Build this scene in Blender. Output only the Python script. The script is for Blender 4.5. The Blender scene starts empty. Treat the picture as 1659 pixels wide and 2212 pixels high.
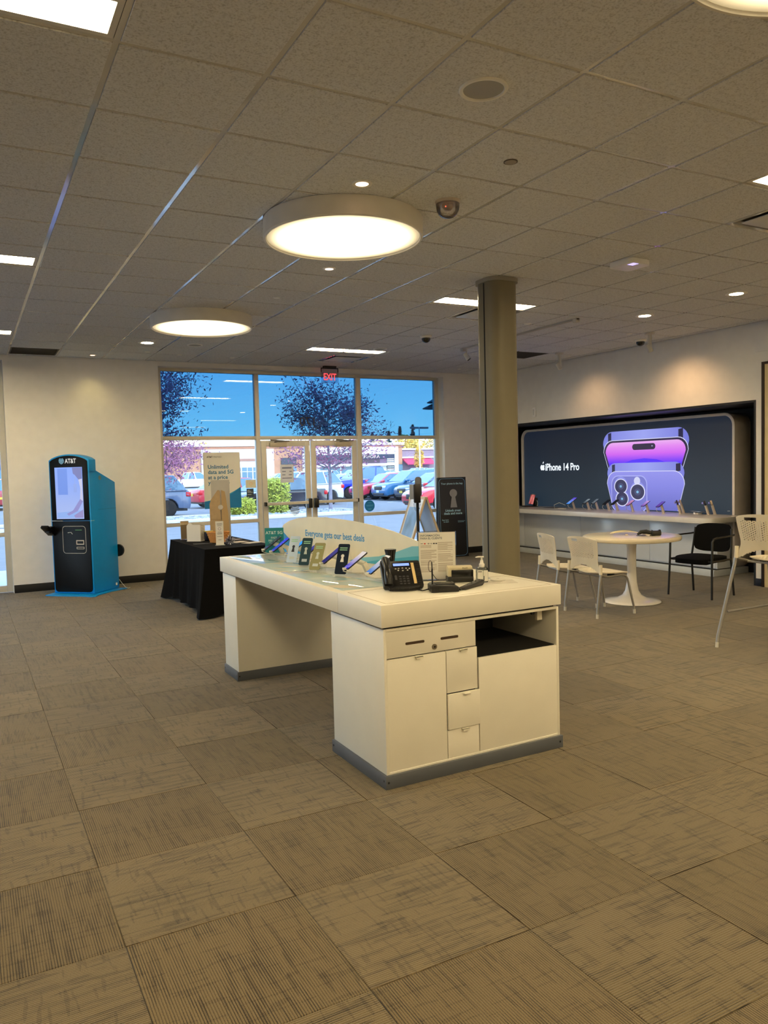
import bpy, bmesh, math, random
from mathutils import Vector, Matrix
random.seed(7)
PI = math.pi
scene = bpy.context.scene
COL = scene.collection

# ------------------------------------------------------------------ camera
def cam_axes(yaw, pitch, roll):
    yaw, pitch, roll = map(math.radians, (yaw, pitch, roll))
    fw = Vector((math.sin(yaw)*math.cos(pitch), math.cos(yaw)*math.cos(pitch), math.sin(pitch)))
    r = Vector((math.cos(yaw), -math.sin(yaw), 0)); u = r.cross(fw)
    a = math.cos(roll)*r + math.sin(roll)*u; b = -math.sin(roll)*r + math.cos(roll)*u
    return a, b, -fw
EYE = Vector((0, 0, 1.585))
cd = bpy.data.cameras.new('camera'); cam = bpy.data.objects.new('camera', cd); COL.objects.link(cam)
cd.sensor_fit = 'VERTICAL'; cd.sensor_height = 24.0; cd.lens = 24.0*1687.7/2212.0
cd.clip_start = 0.05; cd.clip_end = 900
ax = cam_axes(28.2024, -3.1794, -1.4856)
m = Matrix.Identity(4)
for c in range(3):
    for r in range(3): m[r][c] = ax[c][r]
m.translation = EYE; cam.matrix_world = m
scene.camera = cam

# ------------------------------------------------------------------ world, sun, exposure
scene.view_settings.view_transform = 'Standard'; scene.view_settings.look = 'None'
scene.view_settings.gamma = 1.0; scene.view_settings.use_curve_mapping = False
scene.view_settings.exposure = 0.0
cy = scene.cycles; cy.max_bounces = 8; cy.diffuse_bounces = 5; cy.glossy_bounces = 3; cy.transmission_bounces = 4; cy.transparent_max_bounces = 24; cy.caustics_reflective = False; cy.caustics_refractive = False; cy.use_light_tree = False
SKY_STRENGTH = 4.4
w = bpy.data.worlds.new('sky'); scene.world = w; w.use_nodes = True
nt = w.node_tree; nt.nodes.clear()
tc = nt.nodes.new('ShaderNodeTexCoord'); sp = nt.nodes.new('ShaderNodeSeparateXYZ')
rmp = nt.nodes.new('ShaderNodeValToRGB'); bg = nt.nodes.new('ShaderNodeBackground'); ow = nt.nodes.new('ShaderNodeOutputWorld')
nt.links.new(tc.outputs['Generated'], sp.inputs[0]); nt.links.new(sp.outputs['Z'], rmp.inputs[0])
cr = rmp.color_ramp
cr.elements[0].position = 0.0; cr.elements[0].color = (1.0, 1.08, 1.12, 1)
cr.elements[1].position = 1.0; cr.elements[1].color = (.22, .42, .85, 1)
e = cr.elements.new(.045); e.color = (1.0, 1.12, 1.14, 1)
e = cr.elements.new(.12); e.color = (.62, .84, 1.06, 1)
e = cr.elements.new(.35); e.color = (.42, .66, 1.0, 1)
nt.links.new(rmp.outputs[0], bg.inputs[0]); bg.inputs[1].default_value = SKY_STRENGTH
nt.links.new(bg.outputs[0], ow.inputs[0])
sd = bpy.data.lights.new('sun', 'SUN'); sd.energy = 2.4; sd.angle = math.radians(.6); sd.color = (1.0, .95, .86)
sun = bpy.data.objects.new('sun', sd); COL.objects.link(sun)
sun.rotation_euler = (math.radians(48), 0, math.radians(26))      # shines from behind the shop, over its roof, onto the car park

LAMP_COL = (1.0, .785, .44)
DRUM_E, STRIP_E = 5.0, 76.0

# ------------------------------------------------------------------ colour and materials
def lin(v):
    v /= 255.0
    return v/12.92 if v <= .04045 else ((v+.055)/1.055)**2.4
def S(r, g, b): return (lin(r), lin(g), lin(b), 1.0)
MATS = {}
class NG:
    """little node-graph helper"""
    def __init__(self, mat):
        self.t = mat.node_tree; self.n = self.t.nodes; self.l = self.t.links
    def new(self, typ): return self.n.new(typ)
    def put(self, sock, v):
        if hasattr(v, 'is_output') or isinstance(v, bpy.types.NodeSocket): self.l.new(v, sock)
        else: sock.default_value = v
    def math(self, op, a, b=None, clamp=False):
        k = self.new('ShaderNodeMath'); k.operation = op; k.use_clamp = clamp
        self.put(k.inputs[0], a)
        if b is not None: self.put(k.inputs[1], b)
        return k.outputs[0]
    def coord(self, which='Object'): return self.new('ShaderNodeTexCoord').outputs[which]
    def sep(self, v):
        k = self.new('ShaderNodeSeparateXYZ'); self.put(k.inputs[0], v); return k.outputs
    def comb(self, x, y, z=0.0):
        k = self.new('ShaderNodeCombineXYZ')
        for i, q in enumerate((x, y, z)): self.put(k.inputs[i], q)
        return k.outputs[0]
    def noise(self, v, scale, detail=2.0, rough=.5):
        k = self.new('ShaderNodeTexNoise'); self.put(k.inputs['Vector'], v)
        k.inputs['Scale'].default_value = scale; k.inputs['Detail'].default_value = detail; k.inputs['Roughness'].default_value = rough
        return k.outputs['Fac']
    def ramp(self, f, stops):
        k = self.new('ShaderNodeValToRGB'); self.put(k.inputs[0], f)
        el = k.color_ramp.elements
        el[0].position, el[0].color = stops[0]
        el[1].position, el[1].color = stops[-1]
        for p, c in stops[1:-1]:
            e = el.new(p); e.color = c
        return k.outputs[0]
    def smooth(self, f, a, b):
        k = self.new('ShaderNodeMapRange'); k.interpolation_type = 'SMOOTHSTEP'
        self.put(k.inputs[0], f); k.inputs[1].default_value = a; k.inputs[2].default_value = b
        return k.outputs[0]
    def mix(self, f, a, b):
        k = self.new('ShaderNodeMix'); k.data_type = 'RGBA'
        self.put(k.inputs['Factor'], f); self.put(k.inputs['A'], a) if False else None
        ins = [i for i in k.inputs if i.type == 'RGBA']
        self.put(ins[0], a); self.put(ins[1], b)
        return [o for o in k.outputs if o.type == 'RGBA'][0]
    def bump(self, h, strength, dist=.01):
        k = self.new('ShaderNodeBump'); self.put(k.inputs['Height'], h)
        k.inputs['Strength'].default_value = strength; k.inputs['Distance'].default_value = dist
        return k.outputs[0]
def newmat(name):
    mt = bpy.data.materials.new(name); mt.use_nodes = True
    return mt, mt.node_tree.nodes['Principled BSDF'], NG(mt)
def M(name, col=None, rough=.5, metal=0.0, spec=.5, emit=None, estr=0.0, var=0.0, vscale=8.0, bump=0.0, bscale=60.0, coat=0.0):
    """procedural material: flat colour broken up by noise (var) and fine relief (bump)"""
    if name in MATS: return MATS[name]
    mt, b, g = newmat(name)
    if col is None: col = (200, 200, 200)
    c = S(*col)
    b.inputs['Roughness'].default_value = rough; b.inputs['Metallic'].default_value = metal
    b.inputs['Specular IOR Level'].default_value = spec
    if coat: b.inputs['Coat Weight'].default_value = coat; b.inputs['Coat Roughness'].default_value = .05
    o = g.coord()
    if var <= 0: var = .03
    n = g.noise(o, vscale, 1.0)
    lo = tuple(x*(1-var) for x in c[:3])+(1,); hi = tuple(min(1, x*(1+var)) for x in c[:3])+(1,)
    g.put(b.inputs['Base Color'], g.ramp(n, [(.3, lo), (.7, hi)]))
    if bump:
        g.put(b.inputs['Normal'], g.bump(g.noise(o, bscale, 3.0), bump, .004))
    if emit is not None:
        b.inputs['Emission Color'].default_value = emit if len(emit) == 4 else tuple(emit)+(1,)
        b.inputs['Emission Strength'].default_value = estr
    MATS[name] = mt
    return mt
def glow(name, col, strength):
    """only for things that give off light"""
    if name in MATS: return MATS[name]
    mt, b, g = newmat(name)
    b.inputs['Base Color'].default_value = (.02, .02, .02, 1); b.inputs['Roughness'].default_value = .25
    b.inputs['Emission Color'].default_value = tuple(col)[:3]+(1,); b.inputs['Emission Strength'].default_value = strength
    if strength < 2.5: mt.cycles.emission_sampling = 'NONE'        # too faint to be worth a light of its own
    MATS[name] = mt
    return mt
def glass(name, tint=(1, 1, 1), refl=1.0, rough=0.0):
    """thin pane: tinted see-through plus fresnel mirror"""
    if name in MATS: return MATS[name]
    mt = bpy.data.materials.new(name); mt.use_nodes = True
    t = mt.node_tree; t.nodes.clear()
    o = t.nodes.new('ShaderNodeOutputMaterial'); mx = t.nodes.new('ShaderNodeMixShader')
    tr = t.nodes.new('ShaderNodeBsdfTransparent'); gl = t.nodes.new('ShaderNodeBsdfGlossy'); fr = t.nodes.new('ShaderNodeFresnel')
    mu = t.nodes.new('ShaderNodeMath'); mu.operation = 'MULTIPLY'; mu.inputs[1].default_value = refl
    fr.inputs['IOR'].default_value = 1.45
    tr.inputs[0].default_value = tuple(tint)+(1,); gl.inputs['Roughness'].default_value = rough
    t.links.new(fr.outputs[0], mu.inputs[0]); t.links.new(mu.outputs[0], mx.inputs[0])
    t.links.new(tr.outputs[0], mx.inputs[1]); t.links.new(gl.outputs[0], mx.inputs[2]); t.links.new(mx.outputs[0], o.inputs[0])
    MATS[name] = mt
    return mt

# ------------------------------------------------------------------ mesh builders
def rrect(w, h, r, n=5, cx=0.0, cy=0.0):
    r = min(r, w/2-1e-5, h/2-1e-5); out = []
    for (sx, sy, a0) in ((1, 1, 0), (-1, 1, 90), (-1, -1, 180), (1, -1, 270)):
        for k in range(n+1):
            a = math.radians(a0+90*k/n)
            out.append((cx+sx*(w/2-r)+r*math.cos(a), cy+sy*(h/2-r)+r*math.sin(a)))
    return out
def circ(r, n=24, cx=0.0, cy=0.0): return [(cx+r*math.cos(2*PI*k/n), cy+r*math.sin(2*PI*k/n)) for k in range(n)]
def frame(o, xd, yd):
    xd, yd = Vector(xd).normalized(), Vector(yd).normalized(); zd = xd.cross(yd)
    q = Matrix.Identity(4)
    for r in range(3): q[r][0] = xd[r]; q[r][1] = yd[r]; q[r][2] = zd[r]; q[r][3] = o[r]
    return q
class MB:
    def __init__(self): self.v = []; self.f = []
    def add(self, vs, fs, T=None):
        k = len(self.v)
        self.v += [tuple(T @ Vector(p)) if T is not None else tuple(p) for p in vs]
        self.f += [tuple(i+k for i in f) for f in fs]
        return self
    def box(self, x0, x1, y0, y1, z0, z1, T=None):
        vs = [(x, y, z) for z in (z0, z1) for y in (y0, y1) for x in (x0, x1)]
        return self.add(vs, [(0, 2, 3, 1), (4, 5, 7, 6), (0, 1, 5, 4), (2, 6, 7, 3), (0, 4, 6, 2), (1, 3, 7, 5)], T)
    def prism(self, pts, a, b, axis='z', T=None):
        n = len(pts)
        mk = {'z': lambda p, t: (p[0], p[1], t), 'y': lambda p, t: (p[0], t, p[1]), 'x': lambda p, t: (t, p[0], p[1])}[axis]
        vs = [mk(p, a) for p in pts]+[mk(p, b) for p in pts]
        fs = [tuple(range(n)), tuple(range(n, 2*n))]+[(k, (k+1) % n, n+(k+1) % n, n+k) for k in range(n)]
        return self.add(vs, fs, T)
    def ring(self, outer, inner, a, b, axis='z', T=None):
        n = len(outer)
        mk = {'z': lambda p, t: (p[0], p[1], t), 'y': lambda p, t: (p[0], t, p[1]), 'x': lambda p, t: (t, p[0], p[1])}[axis]
        vs = [mk(p, a) for p in outer]+[mk(p, a) for p in inner]+[mk(p, b) for p in outer]+[mk(p, b) for p in inner]
        fs = []
        for k in range(n):
            j = (k+1) % n
            fs += [(k, j, n+j, n+k), (2*n+k, 3*n+k, 3*n+j, 2*n+j), (k, 2*n+k, 2*n+j, j), (n+k, n+j, 3*n+j, 3*n+k)]
        return self.add(vs, fs, T)
    def tube(self, path, r, n=8, caps=True, closed=False, T=None, flat=1.0):
        P = [Vector(p) for p in path]; m = len(P)
        rr = r if isinstance(r, (list, tuple)) else [r]*m
        vs = []; prev = None
        for i in range(m):
            if closed: t = (P[(i+1) % m]-P[i-1])
            else: t = (P[min(i+1, m-1)]-P[max(i-1, 0)])
            if t.length < 1e-9: t = Vector((0, 0, 1))
            t.normalize()
            if prev is None:
                u = t.cross(Vector((0, 0, 1)))
                if u.length < 1e-3: u = t.cross(Vector((0, 1, 0)))
            else: u = prev-t*prev.dot(t)
            if u.length < 1e-6: u = t.orthogonal()
            u.normalize(); prev = u.copy(); wv = t.cross(u)
            vs += [tuple(P[i]+u*rr[i]*math.cos(2*PI*k/n)+wv*rr[i]*flat*math.sin(2*PI*k/n)) for k in range(n)]
        fs = []
        for i in range(m if closed else m-1):
            j = (i+1) % m
            fs += [(i*n+k, i*n+(k+1) % n, j*n+(k+1) % n, j*n+k) for k in range(n)]
        if caps and not closed: fs += [tuple(range(n)), tuple(range((m-1)*n, m*n))]
        return self.add(vs, fs, T)
    def lathe(self, prof, n=24, c=(0, 0, 0), T=None):
        m = len(prof); vs = []
        for (r, z) in prof: vs += [(c[0]+r*math.cos(2*PI*k/n), c[1]+r*math.sin(2*PI*k/n), c[2]+z) for k in range(n)]
        fs = [(i*n+k, i*n+(k+1) % n, (i+1)*n+(k+1) % n, (i+1)*n+k) for i in range(m-1) for k in range(n)]
        fs += [tuple(range(n)), tuple(range((m-1)*n, m*n))]
        return self.add(vs, fs, T)
    def surf(self, fn, nu, nv, thick=None, skip=None, T=None):
        """surface fn(u,v)->point over [0,1]^2; skip(i,j) leaves a cell open; thick = offset vector fn"""
        vs = [tuple(fn(i/nu, j/nv)) for j in range(nv+1) for i in range(nu+1)]
        k = lambda i, j: j*(nu+1)+i
        cells = {(i, j) for j in range(nv) for i in range(nu) if not (skip and skip(i, j))}
        fs = [(k(i, j), k(i+1, j), k(i+1, j+1), k(i, j+1)) for (i, j) in cells]
        if thick is not None:
            N = len(vs); tv = Vector(thick) if not callable(thick) else None
            vs2 = [tuple(Vector(p)+(tv if tv is not None else Vector(thick(p)))) for p in vs]
            vs = vs+vs2
            fs2 = [tuple(x+N for x in reversed(f)) for f in fs]; side = []
            for (i, j) in cells:
                for (di, dj, a, b) in ((0, -1, (i, j), (i+1, j)), (1, 0, (i+1, j), (i+1, j+1)), (0, 1, (i+1, j+1), (i, j+1)), (-1, 0, (i, j+1), (i, j))):
                    if (i+di, j+dj) not in cells:
                        A, B = k(*a), k(*b); side.append((B, A, A+N, B+N))
            fs = fs+fs2+side
        return self.add(vs, fs, T)
    def mesh(self, name, mat, smooth=None, bevel=0.0, seg=2, clean=False):
        me = bpy.data.meshes.new(name); me.from_pydata(self.v, [], self.f); me.update()
        bm = bmesh.new(); bm.from_mesh(me)
        if clean: bmesh.ops.delete(bm, geom=[v for v in bm.verts if not v.link_faces], context='VERTS')
        bmesh.ops.recalc_face_normals(bm, faces=bm.faces)
        if bevel > 0:
            ed = [e for e in bm.edges if len(e.link_faces) == 2 and e.calc_face_angle(0) > math.radians(35)]
            bmesh.ops.bevel(bm, geom=ed, offset=bevel, segments=seg, profile=.5, affect='EDGES', clamp_overlap=True)
        bm.to_mesh(me); bm.free()
        if smooth or bevel > 0:
            me.polygons.foreach_set('use_smooth', [True]*len(me.polygons))
            me.set_sharp_from_angle(angle=math.radians(smooth if smooth else 40))
        if mat is not None: me.materials.append(mat)
        return me
    def build(self, name, mat, parent=None, **kw):
        ob = bpy.data.objects.new(name, self.mesh(name, mat, **kw)); COL.objects.link(ob)
        if parent is not None: ob.parent = parent
        return ob
def tag(o, label=None, cat=None, group=None, kind=None):
    if label: o['label'] = label
    if cat: o['category'] = cat
    if group: o['group'] = group
    if kind: o['kind'] = kind
    return o
def thing(name, label, cat, loc=(0, 0, 0), rz=0.0, group=None):
    o = bpy.data.objects.new(name, None); COL.objects.link(o); o.empty_display_size = .1
    o.location = loc; o.rotation_euler = (0, 0, rz)
    return tag(o, label, cat, group)
KIDS = {}
def copy_tree(o, parent=None):
    c = o.copy(); COL.objects.link(c); c.parent = parent
    for ch in o.children: copy_tree(ch, c)
    return c
def text(s, size, T, mat, parent=None, name='lettering', align='LEFT', bold=0.0, ext=.0004, sx=1.0, space=1.0, line=1.0, label=None):
    cu = bpy.data.curves.new('t', 'FONT'); cu.body = s; cu.size = size; cu.align_x = align; cu.extrude = ext
    cu.offset = bold*size; cu.resolution_u = 3; cu.space_character = space; cu.space_line = line
    to = bpy.data.objects.new('t', cu)
    me = bpy.data.meshes.new_from_object(to)
    bpy.data.objects.remove(to); bpy.data.curves.remove(cu)
    me.transform(T @ Matrix.Diagonal((sx, 1, 1, 1)))
    me.materials.clear(); me.materials.append(mat); me.name = name
    ob = bpy.data.objects.new(name, me); COL.objects.link(ob)
    if parent is not None: ob.parent = parent
    if label: ob['label'] = label
    return ob
# ================================================================== ROOM SHELL
ZC = 3.2614            # ceiling tile face
GX, GY, T2 = .606, 2.616, .6096      # ceiling grid
YF, XR = 11.86, 8.68                 # inner faces of the shop-front wall and the right wall
XL, YB = -6.2, -10.5
def struct(o): o['kind'] = 'structure'; return o
wall_m = M('wall_paint', (240, 238, 235), rough=.48, var=.02, bump=.08, bscale=220)
black_m = M('black_laminate', (16, 17, 20), rough=.45, var=.1)
base_m = M('black_rubber_base', (12, 12, 13), rough=.5)

# ---- carpet material
def carpet(name, dense):
    mt, b, g = newmat(name)
    o = g.sep(g.coord()); x, y = o[0], o[1]
    rnd = g.new('ShaderNodeObjectInfo').outputs['Random']
    off = g.math('MULTIPLY', rnd, 37.0)
    P = .0087
    ph = g.math('DIVIDE', x, P)
    rib = g.math('ABSOLUTE', g.math('SINE', g.math('MULTIPLY', ph, PI)))       # 0 in the groove, 1 on the loop
    idx = g.math('FLOOR', ph)
    ln = g.noise(g.comb(g.math('ADD', g.math('MULTIPLY', idx, .61 if dense else .93), off), g.math('MULTIPLY', y, 4.0 if dense else 3.4), off), 1.0, 1.0)
    seg = g.smooth(ln, .46 if dense else .53, .56 if dense else .57)           # which ribs run dark, and where they stop
    patch = g.smooth(g.noise(g.comb(g.math('ADD', g.math('MULTIPLY', x, 6.0), off), g.math('MULTIPLY', y, 4.0), off), 1.0, 1.0), .38, .50)
    groove = g.math('SUBTRACT', 1.0, g.smooth(rib, .12, .88))
    dark = g.math('MULTIPLY', groove, g.math('ADD', .62 if dense else .18, g.math('MULTIPLY', g.math('MULTIPLY', seg, patch), .55 if dense else 1.1)))
    # short dark dashes across the ribs
    cr_ = g.noise(g.comb(g.math('ADD', g.math('MULTIPLY', x, 9.0), off), g.math('MULTIPLY', y, 66.0), off), 1.0, 0.0)
    dash = g.math('MULTIPLY', g.smooth(cr_, .63, .70), .20 if dense else .32)
    lg = g.noise(g.comb(g.math('ADD', g.math('MULTIPLY', x, 75.0), off), g.math('MULTIPLY', y, 6.0), off), 1.0, 0.0)
    dash = g.math('ADD', dash, g.math('MULTIPLY', g.smooth(lg, .64, .70), .30 if dense else .42))
    speck = g.noise(g.coord(), 330.0, 1.0)
    tot = g.math('ADD', g.math('ADD', dark, dash), g.math('MULTIPLY', g.math('SUBTRACT', speck, .5), 1.5), clamp=True)
    base = g.mix(g.math('MULTIPLY', rnd, .8), (.180, .138, .073, 1), (.148, .114, .061, 1))
    g.put(b.inputs['Base Color'], g.mix(tot, base, (.017, .011, .0055, 1)))
    b.inputs['Roughness'].default_value = .95; b.inputs['Specular IOR Level'].default_value = .15
    b.inputs['Sheen Weight'].default_value = .25; b.inputs['Sheen Roughness'].default_value = .5
    g.put(b.inputs['Normal'], g.bump(g.math('ADD', rib, g.math('MULTIPLY', speck, .6)), .55, .003))
    MATS[name] = mt
    return mt
carpet_a, carpet_b = carpet('carpet_striped', True), carpet('carpet_blocked', False)

floor = struct(MB().box(XL-.1, XR+1.0, YB-.1, YF+.2, -.3, -.006).build('floor', carpet_b))
FX, FY, FT = .404, 2.060, .6125
tile_me = [MB().box(-FT/2+.0008, FT/2-.0008, -FT/2+.0008, FT/2-.0008, -.006, 0).mesh('carpet_tile', mm, bevel=.0015, seg=1) for mm in (carpet_a, carpet_b)]
nct = 0
for i in range(-3, 16):
    for j in range(-2, 17):
        cx, cy = FX+(i+.5)*FT, FY+(j+.5)*FT
        if cy < .9 or cy-FT/2 > YF-.02 or cx > 9.7: continue
        if cx < .035*cy-.95 or cx > 1.28*cy+1.3: continue          # the patch of floor the shop visitor looks at
        if cx-FT/2 > XR and cy+FT/2 < 6.4: continue
        kind = (i+j) % 2 if i < 4 else random.choice((0, 1, 1))
        o = bpy.data.objects.new('carpet_tile', tile_me[kind]); COL.objects.link(o)
        o.parent = floor; o.location = (cx, cy, 0); o.rotation_euler = (0, 0, PI/2 if kind else 0)
        if i >= 4 and random.random() < .35: o.rotation_euler[2] += PI/2
        nct += 1

# ---- walls
wb = MB()
for (a, b_) in ((XL, -5.6), (.54, 2.62), (7.625, 9.9)): wb.box(a, b_, YF, YF+.30, -.1, 3.19)
wb.box(XL, 9.9, YF, YF+.30, 3.19, 3.6)
struct(wb.build('wall_front', wall_m))
struct(MB().box(XL-.2, XL, YB, 5.9, -.1, 3.6).box(XL-.2, XL, 11.3, YF+.3, -.1, 3.6).box(XL-.2, XL, 5.9, 11.3, 3.19, 3.6).build('wall_left', wall_m))
struct(MB().box(XL-.15, 10, YB-.15, YB, -.1, 3.6).build('wall_back', wall_m))
wb = MB().box(XR, 9.9, YB, 6.39, -.1, 3.6).box(XR, 9.9, 6.39, YF, 2.30, 3.6).box(9.66, 9.9, 6.39, YF, -.1, 2.30)
struct(wb.build('wall_right', wall_m))
niche = MB().box(XR+.004, 9.66, 6.39, YF, 2.288, 2.30).box(9.645, 9.66, 6.402, YF-.012, 0, 2.288).box(XR+.004, 9.66, 6.39, 6.402, 0, 2.288).box(XR+.004, 9.66, YF-.012, YF, 0, 2.288)
niche.box(XR-.003, XR+.004, 6.375, 6.402, .0, 2.315).box(XR-.003, XR+.004, 6.402, YF, 2.288, 2.315)
struct(niche.build('wall_niche', black_m))
struct(MB().box(XL-.2, 10, YB-.2, YF+.4, 3.6, 3.75).build('roof', M('roof_deck', (90, 90, 90), rough=.9)))
bb = MB().box(.545, 2.615, YF-.012, YF, 0, .11); struct(bb.build('baseboard_front', base_m, bevel=.003))
bb = MB().box(7.63, XR, YF-.012, YF, 0, .11); struct(bb.build('baseboard_corner', base_m, bevel=.003))
bb = MB().box(XR-.012, XR, 6.285, 6.372, 0, .095); struct(bb.build('baseboard_right', M('navy_base', (14, 20, 38), rough=.5), bevel=.003))
# dark frame and cream panel to the right of the display recess
dr = MB().box(XR-.03, XR, 6.245, 6.28, 0, 2.765).box(XR-.03, XR, 4.6, 6.245, 2.735, 2.765).box(XR-.03, XR, 4.6, 4.635, 0, 2.735)
tr = struct(dr.build('trim_1', M('dark_bronze', (52, 38, 28), rough=.4, metal=.5)))
struct(MB().box(XR-.018, XR, 4.635, 6.245, 0.0, 2.735).build('door_3', M('cream_panel', (226, 205, 160), rough=.5, var=.03)))
# smooth overlay board high on the right wall
struct(MB().box(XR-.012, XR, 3.0, 6.38, 2.90, ZC-.02).build('trim_2', wall_m, bevel=.002))

# ---- column
cx, cy = 4.345, 5.83
col_m = M('column_paint', (124, 117, 96), rough=.42, var=.02)
pts = rrect(.305, .305, .105, 8, cx, cy)
co = MB().prism(pts, 0, ZC-.012).build('column', col_m, smooth=50); struct(co)
# dark joint of the cladding: a recessed strip on the rounded corner facing the shop
cs = MB().box(cx-.1535, cx-.150, cy-.022, cy-.004, 0, ZC-.04)
cs.build('joint', M('joint_black', (6, 6, 6), rough=.8), co)
MB().prism(rrect(.335, .335, .11, 6, cx, cy), ZC-.035, ZC+.0).build('collar', M('collar_grey', (150, 146, 136), rough=.5), co, smooth=50)

# ================================================================== CEILING
ceil_m = None
mt, b, g = newmat('ceiling_tile_fissured')
oc = g.coord(); rnd = g.new('ShaderNodeObjectInfo').outputs['Random']
vv = g.new('ShaderNodeVectorMath'); vv.operation = 'ADD'; g.put(vv.inputs[0], oc); g.put(vv.inputs[1], g.comb(g.math('MULTIPLY', rnd, 9.0), rnd, 0.0))
n1 = g.noise(vv.outputs[0], 95.0, 3.0, .6); n2 = g.noise(vv.outputs[0], 34.0, 2.0)
g.put(b.inputs['Base Color'], g.ramp(g.math('ADD', g.math('MULTIPLY', n1, .7), g.math('MULTIPLY', n2, .3)), [(.36, (.54, .55, .58, 1)), (.5, (.77, .79, .84, 1)), (.66, (.83, .85, .90, 1))]))
b.inputs['Roughness'].default_value = .95; b.inputs['Specular IOR Level'].default_value = .1
g.put(b.inputs['Normal'], g.bump(n1, .5, .004)); ceil_m = mt
tee_m = M('tee_white', (226, 226, 226), rough=.11, spec=1.0, coat=1.0)
ceiling = struct(MB().box(XL, 9.9, YB, YF+.02, ZC+.06, ZC+.08).build('ceiling', M('plenum_dark', (70, 68, 64), rough=.9)))
i0, i1 = math.floor((XL-GX)/T2), math.ceil((9.7-GX)/T2)
j0, j1 = math.floor((YB-GY)/T2), math.ceil((YF-GY)/T2)
HALF_LOW, HALF_HIGH, OPEN = set(), set(), set()
TROFFER = []                                  # (X0, Y0) of each 1 x 4 ft fitting
for bx in (-2, 6):
    for yy in (-18, -12, -6, 0, 6, 12): TROFFER.append((bx, yy))  # negative rows are unseen fittings behind the viewer, added to brighten the room
for bx in (2, 10):
    for yy in (-18, -12, -6): TROFFER.append((bx, yy))  # extra unseen columns, added to light the faces turned towards the viewer
for (bi, bj) in TROFFER:
    for d in (0, 1):
        c_ = (bi+d, bj)
        if bj == 12: HALF_HIGH.add(c_)        # fitting fills the near half, board the far half
        else: HALF_LOW.add(c_)                # fitting fills the far half
DIFF = [(7, 1), (7, 7), (7, 13)]
GRILLE = [(0, 14), (11, 11)]
for c_ in DIFF+GRILLE: OPEN.add(c_)
gap = .0135
def tile_mesh(x0, x1, y0, y1):
    return MB().box(x0, x1, y0, y1, ZC, ZC+.018)
full = MB().box(-T2/2+gap, T2/2-gap, -T2/2+gap, T2/2-gap, 0, .018).mesh('ceiling_tile', ceil_m, bevel=.0015, seg=1)
half = MB().box(-T2/2+gap, T2/2-gap, -T2/4+gap, T2/4-gap, 0, .018).mesh('ceiling_tile', ceil_m, bevel=.0015, seg=1)
rest = MB(); nt_ = 0
for i in range(i0, i1):
    for j in range(j0, j1+1):
        x0, y0 = GX+i*T2, GY+j*T2
        if (i, j) in OPEN or y0 > YF-.06 or x0 > XR-.05: continue
        x1, y1 = min(x0+T2, XR), min(y0+T2, YF)
        xs = max(x0, XL)
        cx_, cy_ = (x0+x1)/2, (y0+y1)/2
        seen = y1 > 1.2 and x1 > .03*y0-.65 and x0 < 1.5*y1+1.2
        cut = (x1-x0 < T2-.001) or (y1-y0 < T2-.001)
        if (i, j) in HALF_LOW: me, cy_ = half, y0+T2/4
        elif (i, j) in HALF_HIGH: me, cy_ = half, y0+T2*.75
        elif cut and seen:
            if x1-x0 < .06 or y1-y0 < .06: continue
            me = MB().box(x0-cx_+gap, x1-cx_-.006, y0-cy_+gap, y1-cy_-.006, 0, .018).mesh('ceiling_tile', ceil_m)
        else: me = full
        if not seen:
            ya_, yb_ = (y0, y0+T2/2) if (i, j) in HALF_LOW else (y0+T2/2, y1) if (i, j) in HALF_HIGH else (y0, y1)
            rest.box(xs+gap, x1-gap, ya_+gap, yb_-gap, ZC, ZC+.018); continue
        o = bpy.data.objects.new('ceiling_tile', me); COL.objects.link(o); o.parent = ceiling; o.location = (cx_, cy_, ZC); nt_ += 1
tag(rest.build('ceiling_tile_field', ceil_m, ceiling), kind='stuff')
tw = .0122; zt = ZC+.0055
for i in range(i0+1, i1):
    x = GX+i*T2
    if x < XL or x > XR-.03: continue
    MB().box(x-tw, x+tw, YB, YF, zt, zt+.03).build('main_tee', tee_m, ceiling)
for j in range(j0+1, j1+1):
    y = GY+j*T2
    if y > YF-.03: continue
    MB().box(XL, XR, y-tw, y+tw, zt+.0006, zt+.03).build('cross_tee', tee_m, ceiling)
for (bi, bj) in TROFFER:
    y = GY+(bj+.5)*T2
    MB().box(GX+bi*T2, GX+(bi+2)*T2, y-tw, y+tw, zt+.0003, zt+.03).build('cross_tee', tee_m, ceiling)
MB().box(XL, XR, YF-.02, YF, ZC-.0, ZC+.02).box(XR-.02, XR, YB, YF, ZC, ZC+.02).build('edge_angle', tee_m, ceiling)

# ---- lamps
lens_m = glow('lamp_lens', LAMP_COL, STRIP_E)
mt, b, g = newmat('drum_diffuser')                     # the drum's own LEDs fade towards its rim
o = g.sep(g.coord()); rr = g.math('SQRT', g.math('ADD', g.math('MULTIPLY', o[0], o[0]), g.math('MULTIPLY', o[1], o[1])))
k = g.math('SUBTRACT', 1.0, g.smooth(rr, .33, .53))
b.inputs['Base Color'].default_value = (.8, .8, .75, 1); b.inputs['Emission Color'].default_value = LAMP_COL+(1,)
g.put(b.inputs['Emission Strength'], g.math('ADD', g.math('MULTIPLY', k, DRUM_E*.94), DRUM_E*.06)); drum_m = mt
drum_white = M('drum_white', (238, 235, 228), rough=.5)
dark_m = M('dark_void', (10, 10, 10), rough=.9)
LBL = ['added round drum light farthest behind the viewer', 'added round drum light just behind the viewer', 'large round drum ceiling light cut off by the top edge', 'largest fully visible round drum light above the white counter', 'smaller round drum light further back towards the windows']
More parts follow.
